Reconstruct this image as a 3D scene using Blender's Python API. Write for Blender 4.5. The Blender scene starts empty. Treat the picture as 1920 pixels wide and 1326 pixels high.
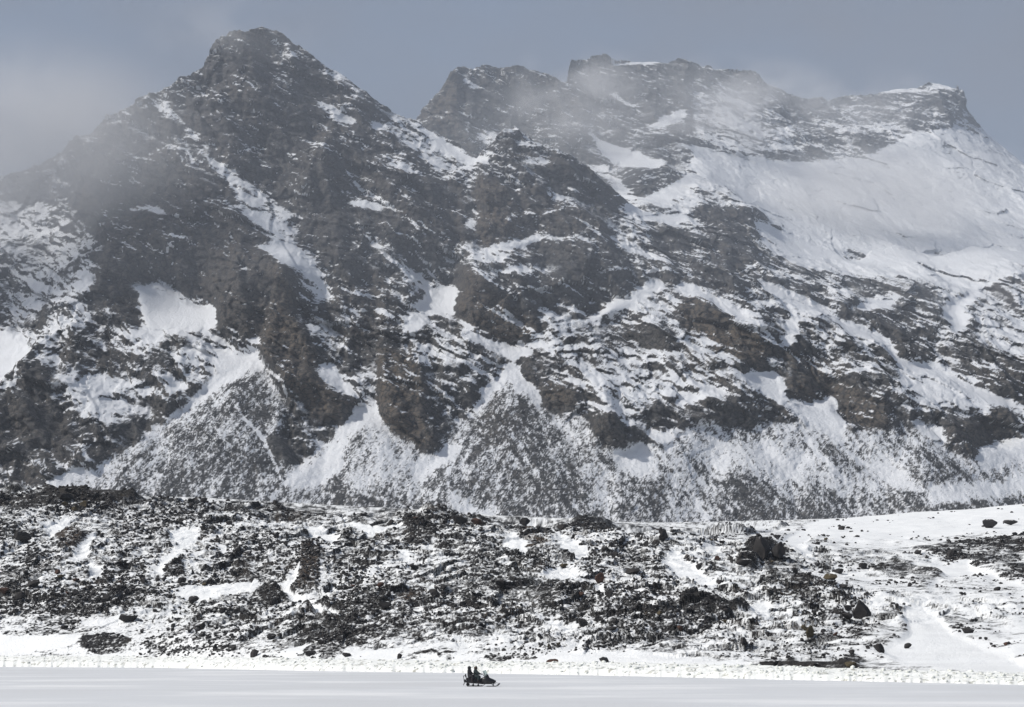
import bpy, bmesh, math, random, time
import numpy as np
from mathutils import Vector, Matrix, Euler

T0 = time.time()
random.seed(7); RNG = np.random.default_rng(11)
scene = bpy.context.scene
COL = scene.collection
R = math.radians

# ------------------------------------------------------------------ camera
F_PX = 3733.0                       # 70 mm lens on a 36 mm sensor, 1920 px wide
PITCH = math.atan((1219 - 663) / F_PX)
CAM_H = 3.2
cam = bpy.data.cameras.new('camera'); cam_o = bpy.data.objects.new('camera', cam); COL.objects.link(cam_o)
cam.lens = 36 * F_PX / 1920; cam.sensor_width = 36; cam.clip_end = 20000; cam.clip_start = 0.5
cam_o.location = (0, 0, CAM_H); cam_o.rotation_euler = (math.pi / 2 + PITCH, 0, 0)
scene.camera = cam_o

# ------------------------------------------------------------------ sky, sun, exposure
SUN = Vector((-0.70, -0.12, 0.70)).normalized()
world = bpy.data.worlds.new('World'); scene.world = world; world.use_nodes = True
wn, wl = world.node_tree.nodes, world.node_tree.links
bg = wn['Background']
sky = wn.new('ShaderNodeTexSky'); sky.sky_type = 'NISHITA'; sky.sun_disc = False
sky.sun_elevation = math.asin(SUN.z); sky.sun_rotation = math.atan2(SUN.x, SUN.y)
sky.altitude = 300; sky.air_density = 1.0; sky.dust_density = 4.0; sky.ozone_density = 1.0
# thin high overcast in front of the blue, alike in every direction
tc = wn.new('ShaderNodeTexCoord')
wnz = wn.new('ShaderNodeTexNoise'); wnz.inputs['Scale'].default_value = 9.0; wnz.inputs['Detail'].default_value = 5
wmp = wn.new('ShaderNodeMapping'); wmp.inputs['Scale'].default_value = (1, 1, 1.8)
wr = wn.new('ShaderNodeMapRange'); wr.inputs[1].default_value = 0.3; wr.inputs[2].default_value = 0.7
wr.inputs[3].default_value = 0.42; wr.inputs[4].default_value = 1.0
wmix = wn.new('ShaderNodeMix'); wmix.data_type = 'RGBA'
wmix.inputs[7].default_value = (1.75, 2.0, 2.55, 1)
wl.new(tc.outputs['Generated'], wmp.inputs['Vector']); wl.new(wmp.outputs[0], wnz.inputs['Vector'])
wl.new(wnz.outputs['Fac'], wr.inputs[0]); wl.new(wr.outputs[0], wmix.inputs[0])
wl.new(sky.outputs[0], wmix.inputs[6]); wl.new(wmix.outputs[2], bg.inputs['Color'])
bg.inputs['Strength'].default_value = 0.10
sl = bpy.data.lights.new('sun', 'SUN'); sl.energy = 3.2; sl.angle = R(3); sl.color = (1.0, 0.96, 0.9)
so = bpy.data.objects.new('sun', sl); COL.objects.link(so)
so.rotation_euler = (-SUN).to_track_quat('-Z', 'Y').to_euler()
so.location = SUN * 500
vs = scene.view_settings; vs.view_transform = 'Standard'; vs.look = 'None'; vs.gamma = 1.0; vs.use_curve_mapping = False
vs.exposure = 0.25
scene.render.engine = 'CYCLES'
scene.cycles.max_bounces = 4; scene.cycles.diffuse_bounces = 2; scene.cycles.volume_bounces = 2
scene.cycles.use_denoising = True; scene.cycles.volume_step_rate = 2.0

# ------------------------------------------------------------------ helpers
def tag(o, label=None, cat=None, group=None, kind=None):
    if label: o['label'] = label
    if cat: o['category'] = cat
    if group: o['group'] = group
    if kind: o['kind'] = kind
    return o

cp, sp = math.cos(PITCH), math.sin(PITCH)
def pq(u, v):
    """pixel of the photograph -> slopes x/y and (z-camera height)/y of its sight line"""
    a = (np.asarray(u, float) - 960) / F_PX; b = (663 - np.asarray(v, float)) / F_PX
    d = cp - b * sp
    return a / d, (sp + b * cp) / d
def at(u, v, Y):
    p, q = pq(u, v)
    return p * Y, np.asarray(Y, float) + 0 * p, q * Y + CAM_H
def px(x, y, z):
    """world -> pixel"""
    zc = z - CAM_H
    f = y * cp + zc * sp; up = -y * sp + zc * cp
    return 960 + F_PX * x / f, 663 - F_PX * up / f

NP = 1024
_perm = RNG.permutation(NP).astype(np.int32)
_ang = RNG.uniform(0, 2 * np.pi, NP); _gx = np.cos(_ang).astype(np.float32); _gy = np.sin(_ang).astype(np.float32)
def pn(x, y, seed=0):
    x = np.asarray(x, np.float32) + np.float32(seed * 17.31); y = np.asarray(y, np.float32) + np.float32(seed * 9.77)
    xf = np.floor(x); yf = np.floor(y)
    xi = xf.astype(np.int32) & (NP - 1); yi = yf.astype(np.int32) & (NP - 1)
    fx = x - xf; fy = y - yf
    u = fx * fx * fx * (fx * (fx * 6 - 15) + 10); v = fy * fy * fy * (fy * (fy * 6 - 15) + 10)
    x1 = (xi + 1) & (NP - 1); y1 = (yi + 1) & (NP - 1)
    px0 = _perm[xi]; px1 = _perm[x1]
    def g(h, ax, ay): return _gx[h] * ax + _gy[h] * ay
    a = g(_perm[(px0 + yi) & (NP - 1)], fx, fy); b = g(_perm[(px1 + yi) & (NP - 1)], fx - 1, fy)
    c = g(_perm[(px0 + y1) & (NP - 1)], fx, fy - 1); d = g(_perm[(px1 + y1) & (NP - 1)], fx - 1, fy - 1)
    ab = a + u * (b - a); cd = c + u * (d - c)
    return (ab + v * (cd - ab)) * np.float32(1.5)
def fbm(x, y, o=4, seed=0, gain=0.5):
    s = 0; a = 1.0; t = 0
    for k in range(o):
        s = s + a * pn(x * 2 ** k, y * 2 ** k, seed + k * 3.1); t += a; a *= gain
    return s / t
def ridged(x, y, o=4, seed=0, gain=0.5):
    s = 0; a = 1.0; t = 0
    for k in range(o):
        s = s + a * (1 - np.abs(pn(x * 2 ** k, y * 2 ** k, seed + k * 3.1)) * 1.6); t += a; a *= gain
    return s / t
def facets(x, y, seed=0):
    """broken rock: every cell of an irregular mosaic is a plane of its own height and tilt"""
    x = np.asarray(x, np.float32); y = np.asarray(y, np.float32)
    xi = np.floor(x).astype(np.int32); yi = np.floor(y).astype(np.int32)
    best = np.full(x.shape, 9., np.float32); out = np.zeros_like(x)
    for dx in (-1, 0, 1):
        for dy in (-1, 0, 1):
            a = (xi + dx); b = (yi + dy)
            h = _perm[(_perm[(a + seed * 7) & (NP - 1)] + b) & (NP - 1)]
            rx = x - (a + .5 + .45 * _gx[h]); ry = y - (b + .5 + .45 * _gy[h])
            d = rx * rx + ry * ry; k = d < best
            h2 = _perm[(h + 311) & (NP - 1)]
            val = .7 * _gx[h2] + .8 * (_gy[h2] * rx + _gx[_perm[(h2 + 57) & (NP - 1)]] * ry)
            out = np.where(k, val, out); best = np.where(k, d, best)
    return out
def sstep(a, b, x):
    t = np.clip((x - a) / (b - a), 0, 1); return t * t * (3 - 2 * t)
def blur(a, n):
    """box blur twice, radius n cells"""
    for _ in range(2):
        for ax in (0, 1):
            c = np.cumsum(np.pad(a, [(n + 1, n) if k == ax else (0, 0) for k in (0, 1)], mode='edge'), axis=ax, dtype=np.float64)
            L = a.shape[ax]; w = 2 * n + 1
            a = ((np.take(c, np.arange(w, L + w), ax) - np.take(c, np.arange(0, L), ax)) / w).astype(np.float32)
    return a
def poly_mask(PX, PY, poly, out, val, mode='max'):
    """even-odd test of a polygon on the grid coordinates PX, PY"""
    poly = np.asarray(poly, float)
    x0, y0 = poly.min(0); x1, y1 = poly.max(0)
    m = (PX >= x0) & (PX <= x1) & (PY >= y0) & (PY <= y1)
    idx = np.nonzero(m.ravel())[0]
    if len(idx) == 0: return
    X = PX.ravel()[idx]; Y = PY.ravel()[idx]; ins = np.zeros(len(idx), bool)
    n = len(poly); j = n - 1
    for i in range(n):
        xi, yi = poly[i]; xj, yj = poly[j]
        if yi != yj:
            c = ((yi > Y) != (yj > Y)) & (X < (xj - xi) * (Y - yi) / (yj - yi) + xi)
            ins ^= c
        j = i
    f = out.ravel()
    k = idx[ins]
    f[k] = val
    out[...] = f.reshape(out.shape)
class RBF:
    """smooth surface through scattered points"""
    def __init__(s, P, v):
        s.P = np.asarray(P, float); v = np.asarray(v, float); n = len(v)
        s.c = s.P.mean(0); s.k = s.P.std()
        Q = (s.P - s.c) / s.k; s.Q = Q
        A = np.zeros((n + 3, n + 3)); A[:n, :n] = np.linalg.norm(Q[:, None] - Q[None], axis=2) + 0
        A[:n, n] = 1; A[:n, n + 1:] = Q; A[n, :n] = 1; A[n + 1:, :n] = Q.T
        s.w = np.linalg.lstsq(A, np.r_[v, 0, 0, 0], rcond=None)[0]
    def __call__(s, x, y):
        x = np.asarray(x, float); y = np.asarray(y, float); sh = x.shape
        q = (np.c_[x.ravel(), y.ravel()] - s.c) / s.k; n = len(s.Q)
        r = np.zeros(len(q))
        for i in range(n):
            r += s.w[i] * np.sqrt((q[:, 0] - s.Q[i, 0]) ** 2 + (q[:, 1] - s.Q[i, 1]) ** 2 + 2e-3)
        return (r + s.w[n] + q @ s.w[n + 1:]).reshape(sh)
def bilin(G, gx0, gdx, gy0, gdy, x, y):
    fx = np.clip((x - gx0) / gdx, 0, G.shape[1] - 1.001); fy = np.clip((y - gy0) / gdy, 0, G.shape[0] - 1.001)
    i = fx.astype(int); j = fy.astype(int); a = fx - i; b = fy - j
    return (G[j, i] * (1 - a) + G[j, i + 1] * a) * (1 - b) + (G[j + 1, i] * (1 - a) + G[j + 1, i + 1] * a) * b
def grid_normals(P):
    a = np.gradient(P, axis=1); b = np.gradient(P, axis=0)
    n = np.cross(a, b); n /= np.linalg.norm(n, axis=2, keepdims=True) + 1e-9
    return n
def grid_mesh(name, P, mat, keep=None, attrs=None, smooth=True, flip=False):
    """one mesh object from a (rows, cols, 3) grid of points"""
    nr, nc = P.shape[:2]
    idx = np.arange(nr * nc, dtype=np.int32).reshape(nr, nc)
    q = np.stack([idx[:-1, :-1], idx[:-1, 1:], idx[1:, 1:], idx[1:, :-1]], 2)
    if flip: q = q[:, :, ::-1]
    q = q.reshape(-1, 4)
    if keep is not None: q = q[keep.ravel()]
    used = np.zeros(nr * nc, bool); used[q.ravel()] = True
    remap = np.cumsum(used).astype(np.int32) - 1
    q = remap[q]; V = P.reshape(-1, 3)[used]
    me = bpy.data.meshes.new(name)
    me.vertices.add(len(V)); me.vertices.foreach_set('co', V.astype(np.float32).ravel())
    me.loops.add(len(q) * 4); me.loops.foreach_set('vertex_index', q.ravel().astype(np.int32))
    me.polygons.add(len(q)); me.polygons.foreach_set('loop_start', np.arange(0, len(q) * 4, 4, dtype=np.int32))
    me.polygons.foreach_set('use_smooth', np.full(len(q), smooth))
    for k, a in (attrs or {}).items():
        at_ = me.attributes.new(k, 'FLOAT', 'POINT'); at_.data.foreach_set('value', a.ravel()[used].astype(np.float32))
    me.update(calc_edges=True)
    me.materials.append(mat)
    o = bpy.data.objects.new(name, me); COL.objects.link(o)
    return o

# ------------------------------------------------------------------ materials
def new_mat(name):
    m = bpy.data.materials.new(name); m.use_nodes = True
    return m, m.node_tree.nodes, m.node_tree.links, m.node_tree.nodes['Principled BSDF']
def simple(name, col, rough=0.6, metal=0.0, spec=0.4):
    m, n, l, b = new_mat(name)
    b.inputs['Roughness'].default_value = rough; b.inputs['Metallic'].default_value = metal
    b.inputs['Specular IOR Level'].default_value = spec
    nz = n.new('ShaderNodeTexNoise'); nz.inputs['Scale'].default_value = 9; nz.inputs['Detail'].default_value = 4
    mr = n.new('ShaderNodeMix'); mr.data_type = 'RGBA'
    mr.inputs[6].default_value = tuple(c * 0.75 for c in col) + (1,); mr.inputs[7].default_value = tuple(min(1, c * 1.25) for c in col) + (1,)
    l.new(nz.outputs['Fac'], mr.inputs[0]); l.new(mr.outputs[2], b.inputs['Base Color'])
    return m
def terrain_mat(name, rock_a, rock_b, rock_brown, snow_c, nscale, bump, snow_break, bdist, soft=.14):
    """rock with snow lying on it where the mesh says so; noise breaks the edge up"""
    m, n, l, b = new_mat(name)
    b.inputs['Roughness'].default_value = 0.92; b.inputs['Specular IOR Level'].default_value = 0.15
    geo = n.new('ShaderNodeNewGeometry')
    def noise(sc, det, rough=0.55, vec=None):
        t = n.new('ShaderNodeTexNoise'); t.inputs['Scale'].default_value = sc; t.inputs['Detail'].default_value = det
        t.inputs['Roughness'].default_value = rough
        l.new(vec or geo.outputs['Position'], t.inputs['Vector']); return t.outputs['Fac']
    def mixc(f, a, c):
        t = n.new('ShaderNodeMix'); t.data_type = 'RGBA'
        for s, i in ((f, 0), (a, 6), (c, 7)):
            if isinstance(s, tuple): t.inputs[i].default_value = s + (1,)
            else: l.new(s, t.inputs[i])
        return t.outputs[2]
    def attr(k):
        t = n.new('ShaderNodeAttribute'); t.attribute_name = k; return t.outputs['Fac']
    def mr(v, a, c, lo=0., hi=1.):
        t = n.new('ShaderNodeMapRange'); t.interpolation_type = 'SMOOTHSTEP'; l.new(v, t.inputs[0])
        for i, k in enumerate((a, c, lo, hi)): t.inputs[i + 1].default_value = k
        return t.outputs[0]
    def math_(op, a, c):
        t = n.new('ShaderNodeMath'); t.operation = op
        for i, s in enumerate((a, c)):
            if isinstance(s, (int, float)): t.inputs[i].default_value = s
            else: l.new(s, t.inputs[i])
        return t.outputs[0]
    mp = n.new('ShaderNodeMapping'); mp.inputs['Scale'].default_value = (1, 1, 0.22); l.new(geo.outputs['Position'], mp.inputs[0])
    rock = mixc(mr(noise(nscale * 0.25, 6), 0.35, 0.65), rock_a, rock_b)
    rock = mixc(math_('MULTIPLY', attr('brown'), mr(noise(nscale * 0.35, 5, 0.6, mp.outputs[0]), 0.25, 0.6)), rock, rock_brown)
    vmp = n.new('ShaderNodeMapping'); vmp.inputs['Rotation'].default_value = (0, R(28), 0); vmp.inputs['Scale'].default_value = (.5, .7, 1.0)
    wv = n.new('ShaderNodeVectorMath'); wv.operation = 'MULTIPLY_ADD'; nt_ = n.new('ShaderNodeTexNoise'); nt_.inputs['Scale'].default_value = nscale * .3
    l.new(geo.outputs['Position'], nt_.inputs['Vector']); l.new(nt_.outputs['Color'], wv.inputs[0]); wv.inputs[1].default_value = (2.5 / nscale,) * 3; l.new(geo.outputs['Position'], wv.inputs[2])
    l.new(wv.outputs[0], vmp.inputs[0])
    vo = n.new('ShaderNodeTexVoronoi'); vo.feature = 'DISTANCE_TO_EDGE'; vo.inputs['Scale'].default_value = nscale * .42; l.new(vmp.outputs[0], vo.inputs['Vector'])
    joint = mr(vo.outputs['Distance'], 0.0, 0.12)
    rock = mixc(joint, tuple(c * .8 for c in rock_a), rock)
    fine = noise(nscale, 6, 0.75)
    s = math_('ADD', attr('snow'), math_('MULTIPLY', math_('SUBTRACT', fine, 0.5), snow_break))
    sf = mr(s, 0.5 - soft, 0.5 + soft)
    sn = mixc(mr(noise(nscale * 0.05, 4), 0.3, 0.7), tuple(c * 0.93 for c in snow_c), snow_c)
    l.new(mixc(sf, rock, sn), b.inputs['Base Color'])
    bp = n.new('ShaderNodeBump'); bp.inputs['Strength'].default_value = bump; bp.inputs['Distance'].default_value = bdist
    l.new(math_('ADD', noise(nscale * 0.8, 8, 0.72), math_('MULTIPLY', joint, .2)), bp.inputs['Height'])
    l.new(bp.outputs[0], b.inputs['Normal'])
    return m

# ================================================================== THE MOUNTAIN
# control points: pixel, distance (A = near massif, C = far ridge and snow basin behind it)
shared = [(1330,385,2180),(1400,405,2190),(1500,455,2220),(1600,480,2230),(1750,470,2270),(1920,470,2280),(2040,470,2290),(1240,405,2120),(1195,388,2110)]
cA = shared + [(-120,960,1500),(0,960,1500),(300,960,1540),(600,960,1560),(960,970,1560),(1300,970,1580),(1600,960,1620),(1920,940,1660),(2040,940,1670),
 (0,1080,1420),(960,1080,1450),(1920,1080,1480),
 (0,850,1580),(100,880,1560),(200,830,1610),(0,700,1720),(100,680,1700),(60,740,1660),(-120,700,1740),(0,600,1850),(100,560,1880),(0,480,1980),(120,470,2000),(50,380,2120),(-120,380,2150),(-120,560,1930),
 (205,480,1860),(180,560,1830),(260,600,1800),(320,560,1850),(400,540,1840),(250,400,1930),(400,400,1930),(330,640,1760),(430,680,1730),(480,650,1750),(300,780,1660),(450,780,1660),(500,560,1790),(540,500,1810),(560,450,1880),(600,560,1830),
 (560,640,1740),(600,760,1680),(680,760,1680),(740,700,1710),(800,830,1640),(640,850,1620),(520,860,1620),(700,600,1810),(700,480,1880),(800,450,1900),(840,560,1850),(860,530,1880),(885,520,1830),(900,600,1790),
 (150,262,2080),(300,190,2080),(400,90,2110),(505,60,2130),(450,200,2040),(620,135,2130),(700,187,2130),(785,228,2130),(860,272,2110),(895,298,2100),(600,300,1980),(750,330,1970),(500,330,1970),
 (905,340,1990),(945,250,2060),(1000,262,2080),(1075,305,2090),(1165,372,2110),(930,440,1900),(960,690,1750),(1000,560,1820),(1120,470,1890),(1150,560,1830),(1000,640,1770),(1050,400,1980),(1250,480,1960),(1240,525,1880),
 (1150,640,1780),(1250,650,1770),(1200,720,1720),(1060,760,1690),(1140,800,1660),(960,850,1640),(1300,560,1850),(1400,640,1790),(1440,700,1760),(1350,720,1720),(1450,800,1680),(1300,860,1640),
 (1450,520,1960),(1550,580,1920),(1650,640,1880),(1480,640,1800),(1520,700,1780),(1600,790,1700),(1750,690,1850),(1900,760,1800),(1780,600,1980),(1900,500,2130),(1900,620,1990),(1700,540,2050),(1830,830,1710),(1700,840,1680),(1600,880,1650),(1900,870,1700)]
cC = shared + [(1195,388,2120),(1100,370,2330),(1300,320,2330),(1400,350,2380),(1500,400,2330),(1700,400,2420),(1900,400,2430),(2040,420,2420),(1550,310,2560),(1650,300,2620),(1750,250,2660),(1850,310,2620),(1930,350,2600),
 (785,215,2580),(800,300,2450),(860,135,2620),(865,250,2500),(960,128,2640),(1010,135,2660),(960,240,2560),(1060,158,2680),(1070,115,2740),(1060,250,2480),(1135,112,2780),(1230,116,2800),(1200,215,2620),(1180,300,2420),(1280,220,2620),(1300,280,2450),
 (1380,133,2820),(1400,240,2620),(1480,172,2850),(1545,190,2860),(1500,260,2700),(1650,175,2860),(1790,160,2840),(1797,210,2780),(1850,250,2800),(1920,300,2780),(2040,380,2760),(700,330,2500),(650,420,2450)]
def fit(cs):
    a = np.array(cs, float); a = np.unique(a, axis=0)
    x, y, z = at(a[:, 0], a[:, 1], a[:, 2]); return RBF(np.c_[x, z], y)
rA, rC = fit(cA), fit(cC)
GX = np.arange(-1000, 1001, 8.0); GZ = np.arange(20, 1000, 8.0)
_gx2, _gz2 = np.meshgrid(GX, GZ)
gA = rA(_gx2, _gz2); gC = rC(_gx2, _gz2)
def DA(x, z): return bilin(gA, GX[0], 8.0, GZ[0], 8.0, x, z)
def DC(x, z): return bilin(gC, GX[0], 8.0, GZ[0], 8.0, x, z)
def onto(pts, sheet='A'):
    """pixels -> (x, z) where their sight lines meet the mountain's broad shape"""
    a = np.array(pts, float); p, q = pq(a[:, 0], a[:, 1])
    D = np.full(len(a), 1900. if sheet == 'A' else 2600.)
    f = DA if sheet == 'A' else DC
    for _ in range(25): D = 0.5 * D + 0.5 * f(p * D, q * D + CAM_H)
    return np.c_[p * D, q * D + CAM_H]

skyA_px = [(-150,420),(-60,370),(0,340),(60,318),(100,300),(150,262),(200,232),(250,207),(275,190),(300,178),(330,160),(355,140),(375,122),(385,105),(400,88),(415,75),(432,64),(450,68),(465,70),(485,62),(505,60),(530,68),(545,80),(560,92),(590,112),(615,130),(640,140),(655,155),(680,175),(700,185),(725,200),(745,212),(770,220),(785,228),(800,240),(830,255),(860,270),(880,290),(895,298),(910,285),(930,262),(945,248),(965,240),(985,250),(1000,262),(1015,275),(1045,285),(1060,293),(1075,305),(1100,325),(1130,350),(1165,372),(1190,386),(1240,405),(1300,395),(1330,385),(1400,405),(1500,455),(1600,480),(1750,470),(1920,470),(2060,470)]
skyC_px = [(600,420),(650,380),(700,330),(740,262),(785,215),(800,195),(820,175),(840,150),(855,135),(870,127),(885,132),(900,128),(930,125),(960,128),(990,132),(1010,135),(1030,145),(1045,155),(1055,160),(1062,155),(1066,130),(1070,115),(1085,118),(1100,116),(1115,112),(1135,112),(1145,120),(1180,117),(1230,116),(1290,122),(1330,125),(1380,133),(1430,155),(1480,172),(1520,187),(1545,190),(1570,184),(1620,183),(1650,175),(1690,170),(1720,168),(1740,160),(1780,160),(1792,160),(1797,180),(1810,200),(1830,225),(1860,255),(1890,278),(1920,300),(1980,345),(2060,400)]
sA = onto(skyA_px, 'A'); sC = onto(skyC_px, 'C')
def zline(s, x):
    o = np.argsort(s[:, 0]); return np.interp(x, s[o, 0], s[o, 1])

NCOL, NROW = 1180, 800
ZB, ZT = 62.0, 940.0
zr = np.linspace(ZB, ZT, NROW); cc = np.linspace(-1, 1, NCOL)
half = 470 + (zr - ZB) / (ZT - ZB) * 400
X = (cc[None, :] * half[:, None]).astype(np.float32); Z = np.repeat(zr[:, None], NCOL, 1).astype(np.float32)
jag = 3.2 * fbm(X / 26, X * 0 + 3.3, 5, 5, 0.6) + 2.0 * np.abs(pn(X / 7, X * 0 + 1.5, 8))
xr = sA[-6, 0]; skA = zline(sA, X) + jag + sstep(xr, xr + 60, X) * 34 * fbm(X / 70, X * 0 + 7.7, 3, 9); skC = zline(sC, X) + jag
far = (X > sC[0, 0])
SKY = np.where(far, np.maximum(skA, skC), skA)
over = np.maximum(Z - SKY, 0); Zc = np.minimum(Z, SKY).astype(np.float32)
isC = far & (Zc > skA)
D = np.where(isC, DC(X, Zc), DA(X, Zc)).astype(np.float32)

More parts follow.
